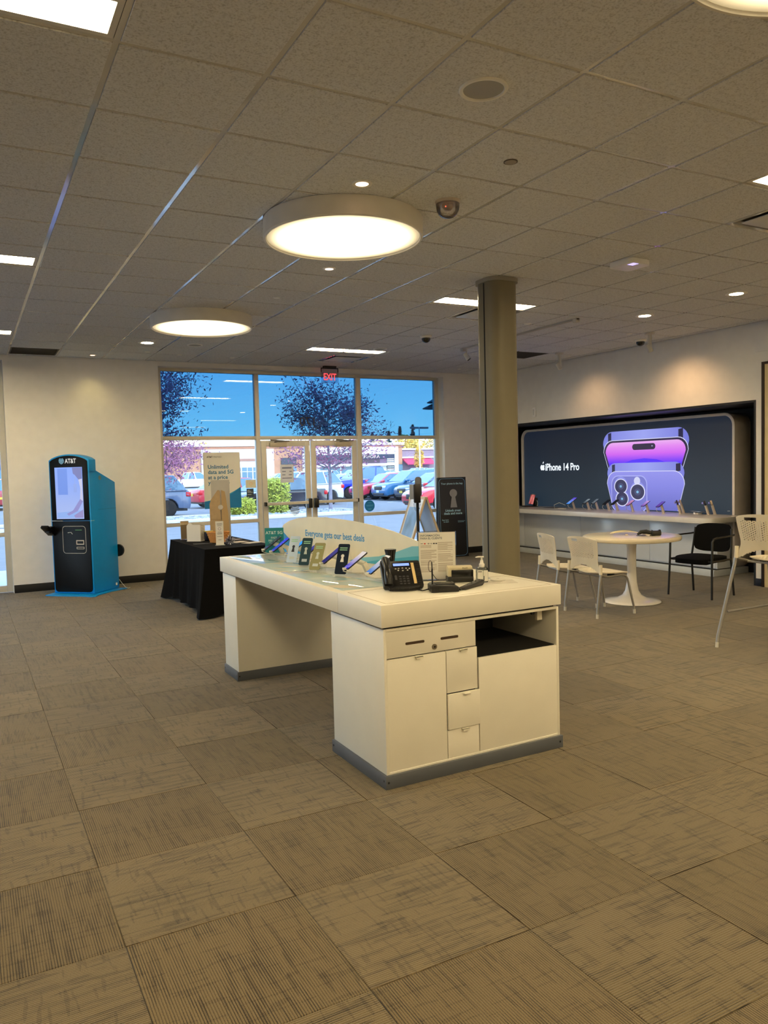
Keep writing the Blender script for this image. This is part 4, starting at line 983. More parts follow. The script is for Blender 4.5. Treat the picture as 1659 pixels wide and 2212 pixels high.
MB().tube([(.054, 0, .095), (.082, 0, .09), (.085, 0, .045), (.054, 0, .03)], .008, 8).build('handle', M('mug_navy'), t, smooth=60)
# wicker basket: woven bands on upright stakes
t = thing('wicker_basket', 'small square honey-coloured wicker basket on black table', 'basket', (2.665, 9.20, ZB), math.radians(20))
wk = M('wicker', (204, 142, 70), rough=.6, var=.12, vscale=60)
def sq(hw, z, ph, amp=.004, n=64):
    out = []
    for k in range(n):
        a = 2*PI*k/n; c, s = math.cos(a), math.sin(a)
        r = hw/((abs(c)**6+abs(s)**6)**(1/6))
        rr_ = r+amp*math.sin(8*a*2+ph)
        out.append((rr_*c, rr_*s*.9, z))
    return out
for k in range(9):
    z = .006+k*.0135
    MB().tube(sq(.078+.030*k/8, z, PI*(k % 2)), .0062, 6, closed=True, flat=1.0).build('woven_band', wk, t, smooth=60)
for k in range(16):
    a = 2*PI*(k+.5)/16; c, s = math.cos(a), math.sin(a)
    f_ = 1/((abs(c)**6+abs(s)**6)**(1/6))
    MB().tube([(.078*f_*c, .078*f_*s*.9, 0), (.108*f_*c, .108*f_*s*.9, .118)], .004, 5).build('stake', M('wicker_dark', (176, 116, 52), rough=.6), t)
MB().tube(sq(.111, .122, 0, 0), .0075, 8, closed=True).build('rim', wk, t, smooth=60)
MB().prism([(p[0], p[1]) for p in sq(.076, 0, 0, 0)], .0, .005).build('bottom', wk, t)
t = thing('narrow_sign', 'narrow white upright sign card in front of the basket', 'sign', (2.575, 8.83, ZB), math.radians(-14))
MB().box(-.045, .045, -.003, .003, .004, .275).build('card', paper, t)
for k, (z, w__) in enumerate(((.25, .03), (.236, .03), (.222, .024), (.15, .022), (.138, .03), (.126, .026), (.10, .03), (.06, .018))):
    MB().box(-w__, w__, -.0036, -.003, z-.003, z+.003).build('text_line', ink_grey, t)
MB().ring(circ(.018, 16, 0, .188), circ(.013, 16, 0, .188), -.0036, -.003, 'y').build('emblem', M('ink_mauve', (170, 150, 170)), t)
MB().box(-.055, .055, -.05, .035, -.0004, .004).build('base', M('clear_base'), t)
t = thing('pom_pom', 'navy and white tinsel pom-pom lying on black table', 'pom-pom', (2.685, 8.80, ZB), 0)
random.seed(11)
for nm, mm in (('navy_strands', M('tinsel_navy', (24, 28, 64), rough=.3)), ('white_strands', M('tinsel_white', (225, 226, 235), rough=.3))):
    mb_ = MB()
    for k in range(90):
        d_ = Vector((random.gauss(0, 1), random.gauss(0, 1), random.gauss(.2, .7))).normalized(); L_ = random.uniform(.05, .078)
        e_ = Vector((0, 0, .04))+d_*L_; e_.z = max(.004, e_.z)
        s2 = d_.cross(Vector((0, 0, 1))); s2 = s2.normalized()*.003 if s2.length > .01 else Vector((.003, 0, 0))
        c0 = Vector((0, 0, .035))
        mb_.add([c0-s2, c0+s2, e_+s2, e_-s2, (c0+e_)/2+Vector((0, 0, .003))], [(0, 1, 4), (1, 2, 4), (2, 3, 4), (3, 0, 4)])
    tag(mb_.build(nm, mm, t), kind='stuff')
for k, (x, y, rz, c, lb) in enumerate(((2.86, 9.05, .5, (196, 182, 160), 'cream leaflet lying flat on the black table, middle one'), (2.97, 8.85, .42, (210, 198, 178), 'cream leaflet lying nearest the counter on black table'), (2.90, 9.42, .55, (172, 160, 150), 'grey-brown leaflet lying near the window side of table'), (2.46, 9.15, -.2, (22, 24, 30), 'thin dark folder lying flat on black table'))):
    t = thing('leaflet', lb, 'leaflet', (x, y, ZB), rz, 'papers lying on the black table')
    MB().box(-.11, .11, -.075, .075, 0, .002).build('sheet', M('leaf_%d' % k, c, rough=.6), t)
    MB().box(-.09, .02, -.05, -.042, .002, .0024).box(-.09, .06, -.03, -.022, .002, .0024).build('print', ink_grey, t)

# ================================================================== FLOOR STANDS NEAR THE DOOR
t = thing('floor_stand', 'tall black A-frame floor stand with a keyhole print', 'sign stand', (7.545, 11.545, 0), math.radians(-9))
fs = M('stand_black', (15, 17, 22), rough=.5); A = Matrix.Rotation(math.radians(-3.2), 4, 'X') @ Matrix.Translation((0, -.09, 0)); A = Matrix.Translation((0, -.09, .004)) @ Matrix.Rotation(math.radians(-3.0), 4, 'X')
MB().box(-.27, .27, -.006, .006, 0, 1.40, A).build('front_panel', fs, t, bevel=.003)
B_ = Matrix.Translation((0, .10, .004)) @ Matrix.Rotation(math.radians(3.6), 4, 'X')
MB().box(-.27, .27, -.006, .006, 0, 1.395, B_).build('rear_panel', fs, t, bevel=.003)
MB().prism([(-.085, .02), (.095, .02), (.02, 1.38), (-.01, 1.38)], .255, .262, 'x').prism([(-.085, .02), (.095, .02), (.02, 1.38), (-.01, 1.38)], -.262, -.255, 'x').build('side_gusset', M('gusset_black', (8, 8, 9), rough=.8), t)
Tb = A @ frame((0, -.0066, 0), (1, 0, 0), (0, 0, 1))
MB().ring(rrect(.50, 1.36, .07, 6, 0, .70), rrect(.488, 1.348, .064, 6, 0, .70), 0, .0004, 'z', Tb).build('outline', M('outline_blue', (130, 180, 225), rough=.5), t)
MB().prism(rrect(.484, .62, .06, 5, 0, 1.05), 0, .0002, 'z', Tb).build('print_area', M('print_slate', (44, 46, 52), rough=.5), t)
cyan = M('ink_lightblue', (180, 230, 255), rough=.5)
text('Your phone is the key', .046, Tb @ Matrix.Translation((0, 1.275, .0006)), cyan, t, 'lettering', 'CENTER', bold=.008)
key = M('key_grey_print', (150, 152, 158), rough=.5)
MB().prism(circ(.072, 30, .02, 1.12), 0, .0006, 'z', Tb).prism([(-.012, 1.07), (.052, 1.07), (.085, .87), (-.045, .87)], 0, .0006, 'z', Tb).build('keyhole_print', key, t)
MB().prism(circ(.072, 30, .008, 1.115), 0, .0004, 'z', Tb).prism([(-.024, 1.07), (.04, 1.07), (.07, .865), (-.062, .865)], 0, .0004, 'z', Tb).build('keyhole_shadow', M('ink_black'), t)
text('Unlock great\ndeals and more', .056, Tb @ Matrix.Translation((0, .80, .0006)), cyan, t, 'headline', 'CENTER', bold=.02, line=.9)
text('Scan here\nto start', .032, Tb @ Matrix.Translation((-.09, .645, .0006)), cyan, t, 'small_lettering', 'RIGHT', bold=.01)
MB().box(.085, .225, 0, .0, 0, 0).box(.085, .225, .628, .632, 0, .0005, Tb).box(.085, .20, .610, .614, 0, .0005, Tb).build('text_line', cyan, t)
# sanitizer post
t = thing('sanitizer_post', 'black sanitizer dispenser on a slim post near the doors', 'dispenser', (5.92, 9.98, 0), math.radians(-26))
MB().lathe([(.004, 0), (.17, 0), (.17, .008), (.15, .014), (.03, .02), (.02, .04), (.004, .04)], 32).build('base', fs, t, smooth=40)
MB().tube([(0, 0, .02), (0, 0, 1.10)], .022, 14).build('post', fs, t, smooth=40)
MB().box(-.055, .045, -.06, .05, 1.065, 1.345).build('dispenser', M('dispenser_black', (20, 18, 20), rough=.35), t, bevel=.012)
MB().prism(rrect(.10, .30, .045, 6, .02, 1.30), .02, .055, 'y').build('back_shield', M('shield_grey', (96, 100, 112), rough=.4), t, bevel=.006)
MB().prism([(-.06, 1.06), (.04, 1.06), (.03, 1.0), (.0, .945), (-.04, .945), (-.06, 1.0)], -.07, .01, 'y').build('drip_cup', glass('clear_cup', (.85, .87, .9), 1.5), t)
MB().box(-.115, -.06, -.03, .02, 1.12, 1.34).build('side_card', M('side_card', (150, 160, 176), rough=.5), t)
# A-board
t = thing('sandwich_board', 'white A-shaped sandwich board with wooden edges by the door', 'sign board', (6.52, 10.95, 0), math.radians(-8))
wood = M('board_wood', (206, 184, 150), rough=.6)
for s_ in (-1, 1):
    A = Matrix.Translation((s_*.40, 0, 0)) @ Matrix.Rotation(math.radians(-s_*19.5), 4, 'Y')
    MB().box(-.006, .006, -.28, .28, .02, 1.16, A).build('panel', M('board_white', (226, 228, 232), rough=.4), t)
    MB().box(-.014, .014, -.31, -.275, 0, 1.18, A).box(-.014, .014, .275, .31, 0, 1.18, A).box(-.014, .014, -.275, .275, 1.14, 1.18, A).build('edge_frame', wood, t)
    MB().box(-.0075 if s_ < 0 else .006, -.006 if s_ < 0 else .0075, -.22, .22, .2, 1.0, A).build('print', M('board_print', (120, 160, 205), rough=.4, var=.3, vscale=4), t)
MB().tube([(-.2, -.29, .56), (.2, -.29, .56)], .006, 6).build('spreader', M('arm_grey'), t)

# ================================================================== PHONE DISPLAY WALL
def atY(y): return y
t = thing('display_unit', 'backlit phone display wall unit with white shelf and cabinets', 'display', (0, 0, 0))
rim_m = M('ring_white', (240, 230, 222), rough=.3)
ya, yb, za, zb2 = 7.16, 11.80, .075, 2.235
yc, zc_ = (ya+yb)/2, (za+zb2)/2
MB().ring(rrect(yb-ya, zb2-za, .17, 8, yc, zc_), rrect(yb-ya-.08, zb2-za-.08, .14, 8, yc, zc_), 9.30, 9.64, 'x').build('surround', rim_m, t, bevel=.006, smooth=30)
# screen face
mt, b, g = newmat('lightbox_navy'); o = g.sep(g.coord())
cc = g.mix(g.smooth(o[2], .85, 2.2), S(36, 52, 66), S(27, 35, 50))
g.put(b.inputs['Emission Color'], cc); b.inputs['Emission Strength'].default_value = .85; b.inputs['Base Color'].default_value = (.015, .017, .02, 1); b.inputs['Roughness'].default_value = .5
XS = 9.335
lb_ = MB().prism(rrect(yb-ya-.082, zb2-za-.082, .138, 8, yc, zc_), XS, XS+.02, 'x').build('lightbox', mt, t)
TS = frame((XS-.0004, 0, 0), (0, -1, 0), (0, 0, 1))      # u = -Y, v = Z
def flat(pts, mat, nm, d): return MB().prism([(-y, z) for (y, z) in pts], 0, .0006, 'z', TS @ Matrix.Translation((0, 0, d))).build(nm, mat, lb_)
def gl(nm, c=(200, 200, 200), s=.95): return glow('box_'+nm, S(*c), s)
def grad(nm, stops, axis=2, lo=0.0, hi=1.0, s=.95):
    mt, b, g = newmat('box_'+nm); o = g.sep(g.coord())
    f = g.new('ShaderNodeMapRange'); g.put(f.inputs[0], o[axis]); f.inputs[1].default_value = lo; f.inputs[2].default_value = hi
    g.put(b.inputs['Emission Color'], g.ramp(f.outputs[0], [(p, S(*c)) for p, c in stops])); b.inputs['Emission Strength'].default_value = s
    b.inputs['Base Color'].default_value = (.02, .02, .03, 1); b.inputs['Roughness'].default_value = .5; mt.cycles.emission_sampling = 'NONE'
    return mt
def rq(y0, y1, z0, z1, rt, rb=.0, taper=0.0, n=6):
    """rounded quad in (Y,Z), Y1>Y0; top corners radius rt; bottom narrower by taper"""
    pts = []
    for k in range(n+1):
        a = PI/2*k/n; pts.append((y1-rt+rt*math.sin(a)*1.0, z1-rt+rt*math.cos(a)))
    pts += [(y1-taper, z0), (y0+taper, z0)]
    for k in range(n+1):
        a = PI/2*k/n; pts.append((y0+rt-rt*math.cos(a), z1-rt+rt*math.sin(a)))
    return pts
steel = grad('steel_purple', [(0, (118, 122, 220)), (.5, (160, 168, 246)), (1, (128, 134, 226))], 1, 7.95, 9.68)
# rear phone, screen side
flat(rq(7.945, 9.685, 1.42, 2.085, .20, taper=.13), steel, 'rear_phone_edge', .001)
for (y0, y1, nm) in ((9.50, 9.57, 'dark_band'), (8.055, 8.14, 'dark_band')): flat([(y0, 1.92), (y1, 1.90), (y1, 2.055), (y0, 2.07)], gl('band_dark', (40, 36, 70)), nm, .0018)
flat(rq(7.955, 9.675, 1.42, 1.945, .19, taper=.125), gl('rim_light', (222, 224, 255)), 'rear_phone_rim', .0024)
flat(rq(7.965, 9.665, 1.42, 1.935, .185, taper=.125), gl('bezel_dark', (48, 34, 70)), 'rear_phone_bezel', .003)
pink = grad('screen_pink', [(0, (86, 52, 255)), (.20, (150, 74, 250)), (.45, (214, 104, 246)), (.75, (232, 140, 246)), (1, (240, 180, 246))], 2, 1.56, 1.91)
flat(rq(8.005, 9.625, 1.42, 1.905, .16, taper=.12), pink, 'rear_phone_screen', .0036)
flat([(8.55, 1.56), (9.1, 1.56), (9.25, 1.565), (9.05, 1.62), (8.8, 1.64), (8.55, 1.62), (8.35, 1.565)], gl('deep_violet', (84, 44, 255)), 'screen_glow', .0040)
flat([(y, z) for (y, z) in rrect(.47, .095, .047, 6, 8.81, 1.822)], gl('island', (48, 32, 64)), 'sensor_pill', .0044)
flat(circ(.012, 12, 8.64, 1.828), gl('lens_dot', (170, 170, 210)), 'lens_dot', .005)
# front phone, camera side
flat(rq(8.03, 9.59, .84, 1.575, .17, taper=.13), steel, 'front_phone_edge', .0052)
for (y0, y1) in ((9.42, 9.485), (8.10, 8.185)): flat([(y0, 1.44), (y1, 1.425), (y1, 1.545), (y0, 1.555)], gl('band_dark'), 'dark_band', .0058)
flat(rq(8.022, 9.598, .84, 1.445, .20, taper=.125), gl('rim_light'), 'front_phone_rim', .0064)
flat(rq(8.032, 9.588, .84, 1.435, .195, taper=.125), grad('back_purple', [(0, (104, 108, 196)), (.6, (134, 136, 230)), (1, (150, 150, 240))], 2, .84, 1.44), 'front_phone_back', .007)
flat([(y, z) for (y, z) in rrect(.76, .58, .14, 6, 9.12, 1.085)], gl('plate_rim', (176, 180, 250)), 'camera_plate_rim', .0076)
flat([(y, z) for (y, z) in rrect(.73, .55, .13, 6, 9.12, 1.085)], gl('plate', (122, 124, 208)), 'camera_plate', .0082)
for k, (y, z, r_) in enumerate(((9.29, 1.200, .145), (8.935, 1.115, .155), (9.265, 1.000, .14))):
    flat([(yy, zz*1.0) for (yy, zz) in circ(r_, 32, y, z+.012)], gl('lens_side', (146, 150, 236)), 'lens_barrel', .0088+k*.0001)
    flat([(y+(yy-y), z+(zz-z)*.86) for (yy, zz) in circ(r_, 32, y, z)], gl('rim_light'), 'lens_rim', .0094+k*.0001)
    flat([(yy, z+(zz-z)*.86) for (yy, zz) in circ(r_*.88, 32, y, z)], gl('lens_glass', (58, 58, 92)), 'lens_glass', .010+k*.0001)
    flat([(yy, z+(zz-z)*.86) for (yy, zz) in circ(r_*.42, 24, y, z)], gl('lens_iris', (74, 80, 120)), 'lens_iris', .0106+k*.0001)
    flat([(yy, z+(zz-z)*.86) for (yy, zz) in circ(r_*.16, 14, y, z)], gl('lens_spark', (130, 190, 230)), 'lens_spark', .0112+k*.0001)
flat(circ(.065, 24, 8.945, 1.288), gl('flash', (214, 218, 250)), 'flash_dot', .0094)
# wordmark with its fruit mark
wm = glow('wordmark', (.86, .94, 1.0), 1.1)
text('iPhone 14 Pro', .176, TS @ Matrix.Translation((-11.155, 1.475, .001)), wm, lb_, 'wordmark', 'LEFT', bold=.022, sx=.92, space=.96)
fr = []
for k in range(48):
    a = 2*PI*k/48; r_ = .062*(1+.10*math.cos(2*a)-.05*math.sin(a))
    if abs(((a+PI) % (2*PI))-PI) < .38: r_ *= .74
    x_, y_ = r_*math.cos(a)*.92, r_*math.sin(a)
    if math.sin(a) > .9: y_ -= .012
    if math.sin(a) < -.93: y_ += .010
    fr.append((-11.225+x_, 1.530+y_))
leaf_ = [(-11.222, 1.598), (-11.205, 1.60), (-11.192, 1.618), (-11.190, 1.636), (-11.208, 1.630), (-11.220, 1.615)]
MB().prism(fr, 0, .0006, 'z', TS @ Matrix.Translation((0, 0, .001))).prism(leaf_, 0, .0006, 'z', TS @ Matrix.Translation((0, 0, .001))).build('fruit_mark', wm, lb_)
MB().box(XS-.002, XS, 7.26, 7.30, .87, .876).build('corner_mark', paper, lb_)
# shelf, cabinets, plinth
ZS = .822
sh_pts = [(9.333, 7.21), (9.333, 11.76), (8.56, 11.76)]
r_ = .13
for k in range(9):
    a = PI+PI/2*k/8; sh_pts.append((8.56+r_+r_*math.cos(a), 6.97+r_+r_*math.sin(a)))
sh_pts += [(9.15, 6.97), (9.295, 7.10), (9.295, 7.21)]
MB().prism(sh_pts, ZS-.075, ZS).build('shelf', M('shelf_white', (232, 230, 228), rough=.22), t, bevel=.006)
cabw = M('cabinet_white', (228, 234, 244), rough=.2, spec=1.0, var=.01)
MB().box(8.99, 9.333, 7.21, 11.74, .10, ZS-.076).build('cabinet_body', cabw, t)
for (y0, y1) in ((7.205, 8.37), (8.37, 9.85), (9.85, 11.33), (11.33, 11.745)):
    MB().box(8.972, 8.99, y0+.003, y1-.003, .115, ZS-.08).build('cabinet_panel', cabw, t, bevel=.002)
MB().box(8.985, 9.333, 7.19, 7.21, .1, ZS-.078).build('end_panel', cabw, t)
MB().box(8.95, 9.298, 7.19, 11.75, .088, .10).build('shadow_line', dark_m, t)
MB().box(8.90, 9.62, 7.18, 11.70, 0, .088).build('plinth', M('plinth_white', (220, 226, 234), rough=.2, spec=1.0), t, bevel=.004)
# --- devices on the shelf
def shelf_stand(par, lean=.045, h=.125, r=.021):
    MB().tube([(0, 0, 0), (-lean, 0, h)], [r, r*.9], 16).build('stand_post', M('post_cream', (214, 204, 192), rough=.4), par, smooth=40)
    MB().lathe([(.002, 0), (.030, 0), (.030, .004), (.024, .006), (.002, .006)], 20).build('stand_foot', M('post_cream'), par, smooth=40)
SP = [(9.085, 10.11, (60, 140, 230), (90, 70, 210), 1.35, 'phone with blue striped screen on shelf, nearest the tablet'),
      (9.05, 9.72, (30, 34, 40), (120, 132, 140), 1.0, 'first dark phone of the left pair on the shelf'),
      (9.125, 9.60, (30, 34, 40), (110, 120, 130), 1.0, 'second dark phone of the left pair on the shelf'),
      (9.055, 9.27, (10, 10, 12), (18, 18, 22), 1.0, 'left black phone of the middle pair on the shelf'),
      (9.128, 9.16, (10, 10, 12), (18, 18, 22), 1.0, 'right black phone of the middle pair on the shelf'),
      (9.088, 8.80, (150, 90, 150), (205, 140, 180), 1.0, 'pink-screened phone on shelf right of the middle pair'),
      (9.06, 8.465, (96, 72, 150), (190, 150, 215), 1.0, 'lilac-screened phone on the shelf, second last phone'),
      (9.03, 8.15, (52, 40, 120), (96, 78, 168), 1.0, 'dark violet phone on shelf, the one nearest the watches')]
for k, (x, y, c1, c2, sc, lb) in enumerate(SP):
    t = thing('shelf_phone', lb, 'phone', (x, y, ZS+.0005), math.radians(-6), 'phones on the display shelf')
    shelf_stand(t)
    A = Matrix.Translation((-.06, 0, .135)) @ Matrix.Rotation(math.radians(-90), 4, 'Z') @ Matrix.Rotation(math.radians(32), 4, 'X')
    MB().prism(rrect(.072*sc, .148*sc, .010, 4), -.004, .004, 'z', A).build('body', edge_m, t, bevel=.001)
    s_ = MB().prism(rrect(.066*sc, .142*sc, .008, 4), 0, .0006).build('screen', screen_mat('shelf_screen_%d' % k, c1, c2), t); s_.matrix_local = A @ Matrix.Translation((0, 0, .0042))
    MB().tube([(-.125, .0, .09), (-.14, .0, .06), (-.11, .01, .03), (-.05, .02, .006)], .0035, 6).build('charge_cable', M('cable_white'), t, smooth=60)
WT = [(9.08, 7.885, (40, 34, 70), 'dark-banded watch on post, leftmost of the four watches'), (9.20, 7.93, (196, 176, 168), 'pale-banded watch on post, second of the four watches'), (9.14, 7.455, (44, 46, 64), 'dark-banded watch on post right of the flat tablet'), (9.23, 7.42, (214, 196, 170), 'cream-banded watch on post nearest the right shelf end')]
for k, (x, y, c, lb) in enumerate(WT):
    t = thing('shelf_watch', lb, 'watch', (x, y, ZS+.0005), math.radians(-10), 'watches on the display shelf')
    shelf_stand(t, .05, .135, .020)
    A = Matrix.Translation((-.062, 0, .168)) @ Matrix.Rotation(math.radians(-20), 4, 'Y')
    MB().ring(circ(.034, 28), circ(.0295, 28), -.011, .011, 'y', A @ Matrix.Rotation(math.radians(55), 4, 'Z')).build('strap', M('strap_%d' % k, c, rough=.35), t, smooth=40)
    MB().prism(rrect(.030, .036, .009, 4), -.005, .005, 'z', A @ Matrix.Translation((-.034, 0, .012)) @ Matrix.Rotation(math.radians(-70), 4, 'Y')).build('case', M('watch_steel', (150, 148, 156), rough=.2, metal=.8), t, bevel=.002)
    MB().prism(rrect(.024, .030, .006, 4), .005, .0056, 'z', A @ Matrix.Translation((-.034, 0, .012)) @ Matrix.Rotation(math.radians(-70), 4, 'Y')).build('face', screen_mat('watch_face', (30, 30, 60), (150, 130, 190)), t)
t = thing('flat_tablet', 'tablet lying almost flat on white blocks between the watches', 'tablet', (9.22, 7.66, ZS+.0005), math.radians(-16))
MB().box(-.085, .105, -.125, .125, .026, .033, Matrix.Rotation(math.radians(7), 4, 'Y')).build('body', M('tablet_silver', (196, 194, 200), rough=.3, metal=.6), t, bevel=.002)
MB().box(-.078, .098, -.117, .117, .0335, .0345, Matrix.Rotation(math.radians(7), 4, 'Y')).build('screen', M('screen_off', (20, 20, 26), rough=.08), t)
MB().box(-.08, .0, -.05, .05, 0, .02).build('block', M('block_white', (226, 222, 216), rough=.3), t, bevel=.003)
MB().box(-.095, -.085, -.02, .025, .0, .024).build('clip', M('clip_white', (240, 240, 240), rough=.3), t, bevel=.002)
t = thing('upright_tablet', 'tablet with red and pink screen on keyboard stand, shelf left', 'tablet', (9.16, 11.36, ZS+.0005), math.radians(-20))
MB().box(-.16, .03, -.13, .13, 0, .012).build('keyboard', M('kbd_black', (22, 22, 24), rough=.5), t, bevel=.003)
A = Matrix.Translation((.0, 0, .035)) @ Matrix.Rotation(math.radians(15), 4, 'Y')
MB().prism(rrect(.25, .19, .012, 4, 0, .095), -.004, .004, 'x', A).build('body', M('tablet_dark', (24, 20, 22), rough=.3), t, bevel=.002)
mt, b, g = newmat('tablet_red'); o = g.sep(g.coord()); n_ = g.noise(g.comb(g.math('MULTIPLY', o[1], 14.0), g.math('MULTIPLY', o[2], 6.0), 0.0), 1.0, 1.0)
g.put(b.inputs['Emission Color'], g.ramp(n_, [(.32, (.03, .005, .01, 1)), (.46, (.55, .10, .10, 1)), (.60, (.75, .25, .20, 1)), (.72, (.45, .05, .12, 1))])); b.inputs['Emission Strength'].default_value = .9; b.inputs['Base Color'].default_value = (.02, .02, .02, 1)
MB().prism(rrect(.235, .175, .008, 4, 0, .095), -.0048, -.0042, 'x', A).build('screen', mt, t)
MB().box(-.006, .0, -.06, .06, .186, .196, A).build('top_bar', paper, t)
lp = [(.06, -.15+.045*math.cos(a), .06+.05*math.sin(a)) for a in [2*PI*k/20 for k in range(21)]]
MB().tube(lp, .0045, 6).build('cable_loop', M('cable_white'), t, smooth=60)
MB().box(.03, .075, -.16, .0, 0, .16).build('easel', M('kbd_black'), t, bevel=.004)
t = thing('charger_brick', 'white charger brick and loose cable on the display shelf', 'charger', (8.93, 10.25, ZS+.0005), math.radians(10))
MB().box(-.03, .03, -.07, .07, 0, .016).build('brick', M('block_white'), t, bevel=.004)
MB().tube([(0, .07, .008), (.0, .16, .004), (.06, .22, .06), (.10, .14, .10), (.11, .02, .06)], .0038, 6).build('cable', M('cable_white'), t, smooth=60)
t = thing('shelf_mat', 'thin dark mat lying on the shelf between tablet and phones', 'mat', (9.10, 10.62, ZS+.0005), 0)
MB().box(-.10, .10, -.20, .20, 0, .004).build('sheet', M('mat_slate', (70, 70, 82), rough=.6), t, bevel=.0015)
MB().box(-.07, .07, -.16, .16, .004, .0046).build('print', M('mat_print', (96, 96, 110), rough=.6), t)

# ================================================================== CHAIRS AND TABLE
cream = M('chair_cream', (236, 226, 204), rough=.45); silver = M('chair_silver', (172, 170, 168), rough=.32, metal=.75); cap_w = M('foot_white', (216, 212, 202), rough=.4)
def shell(zb_lo, h):
    """perforated backrest with arched lower edge and a hand hole"""
    nu, nv = 44, 40
    def fn(u, v):
        s = 2*u-1
        hw = .208+.030*math.sin(min(1, max(0, (v-.30)/.70))*PI*.55)
        if v < .40: hw += .050*(1-v/.40)**1.4
        if v > .90: hw *= math.sqrt(max(.0, 1-((v-.90)/.10)**2*.20))
        y = s*hw
        z = zb_lo+h*v-(.020*s*s*(v-.9)/.1 if v > .9 else 0)
        x = -.212-.080*v+.055*s*s*(v if v < .5 else .5+(v-.5)*.3)
        return (x, y, z)
    def skip(i, j):
        s = 2*(i+.5)/nu-1; v = (j+.5)/nv
        if abs(s) < .88 and v < .20*(1-(s/.88)**2): return True           # arch over the seat
        if abs(s-.38) < .24 and .86 < v < .93: return True                # hand hole
        if .40 < v < .84 and abs(s) < .84 and i % 2 == 1 and (j % 2 == (1 if i % 4 == 1 else 0)): return True
        return False
    return fn, nu, nv, skip
def seat_mesh(z):
    mb_ = MB(); nu, nv = 30, 28
    def fn(u, v):
        a, b_ = 2*u-1, 2*v-1
        # square to rounded-square map
        x = a*math.sqrt(1-b_*b_*.36); y = b_*math.sqrt(1-a*a*.42)
        return (.235*x+.02, .225*y, z+.012*a*a*(1 if a < 0 else -1.2)+.010*b_*b_)
    sk = lambda i, j: 4 <= i < nu-4 and 4 <= j < nv-4 and i % 2 == 1 and j % 2 == (1 if i % 4 == 1 else 0)
    return mb_.surf(fn, nu, nv, thick=(0, 0, -.010), skip=sk)
def perforated_chair(name, label, loc, rz, group, seat_z=.44, rise=.0, foot=.0):
    t = thing(name, label, 'chair' if foot == 0 else 'stool', loc, rz, group)
    zs = seat_z
    fn, nu, nv, sk = shell(zs+.012, .375)
    MB().surf(fn, nu, nv, thick=(-.006, 0, 0), skip=sk).build('backrest', cream, t, smooth=50, clean=True)
    seat_mesh(zs).build('seat', cream, t, smooth=50)
    sp_ = foot*.10
    for s in (-1, 1):
        MB().tube([(-.275-sp_*1.6, s*(.265+sp_*.3), .0), (-.272-sp_*1.5, s*(.265+sp_*.3), .09), (-.218, s*.258, zs+.03), (-.216, s*.256, zs+.09)], .0140, 12).build('leg', silver, t, smooth=60)
        MB().tube([(.235+sp_*1.2, s*(.235+sp_*.3), 0), (.23+sp_*1.1, s*(.235+sp_*.3), .07), (.165, s*.215, zs-.07), (.145, s*.208, zs-.035), (.10, s*.20, zs-.025), (-.10, s*.22, zs-.03), (-.215, s*.252, zs+.0)], .0115, 12).build('leg', silver, t, smooth=60)
        MB().tube([(-.275-sp_*1.6, s*(.265+sp_*.3), 0), (-.2735-sp_*1.55, s*(.265+sp_*.3), .045)], .0145, 12).build('foot_cap', cap_w, t, smooth=40)
        MB().tube([(.235+sp_*1.2, s*(.235+sp_*.3), 0), (.233+sp_*1.15, s*(.235+sp_*.3), .045)], .0145, 12).build('foot_cap', cap_w, t, smooth=40)
        MB().tube([(-.222, s*.258, zs+.005), (-.218, s*.255, zs+.105)], .0175, 12).build('back_socket', cream, t, smooth=40)
    MB().tube([(.11, -.2, zs-.028), (.11, .2, zs-.028)], .010, 10).tube([(-.12, -.22, zs-.03), (-.12, .22, zs-.03)], .010, 10).build('seat_brace', silver, t, smooth=60)
    MB().box(-.03, .03, -.17, -.13, zs-.035, zs-.012).box(-.03, .03, .13, .17, zs-.035, zs-.012).build('clamp', ink, t)
    if foot:
        zf_ = .30
        f_ = (zs-zf_)/zs
        bx, fx = -.272-sp_*1.5+(.057+sp_*1.5)*zf_/zs, .235+sp_*1.2-(.07+sp_*1.2)*zf_/zs
        yy = .262
        MB().tube([(bx, -yy, zf_), (fx, -.232, zf_), (fx, .232, zf_), (bx, yy, zf_)], .010, 10).build('foot_rest', silver, t, smooth=60)
    return t
perforated_chair('guest_chair', 'cream perforated chair with silver legs, left one behind counter', (5.90, 6.70, 0), math.radians(-17), 'cream perforated chairs')
perforated_chair('guest_chair', 'cream perforated chair with silver legs nearest round white table', (5.915, 6.185, 0), math.radians(-4), 'cream perforated chairs')
perforated_chair('bar_stool', 'tall cream perforated stool at the right edge of picture', (6.00, 4.175, 0), math.radians(3), 'cream perforated stool', seat_z=.745, foot=1.0)
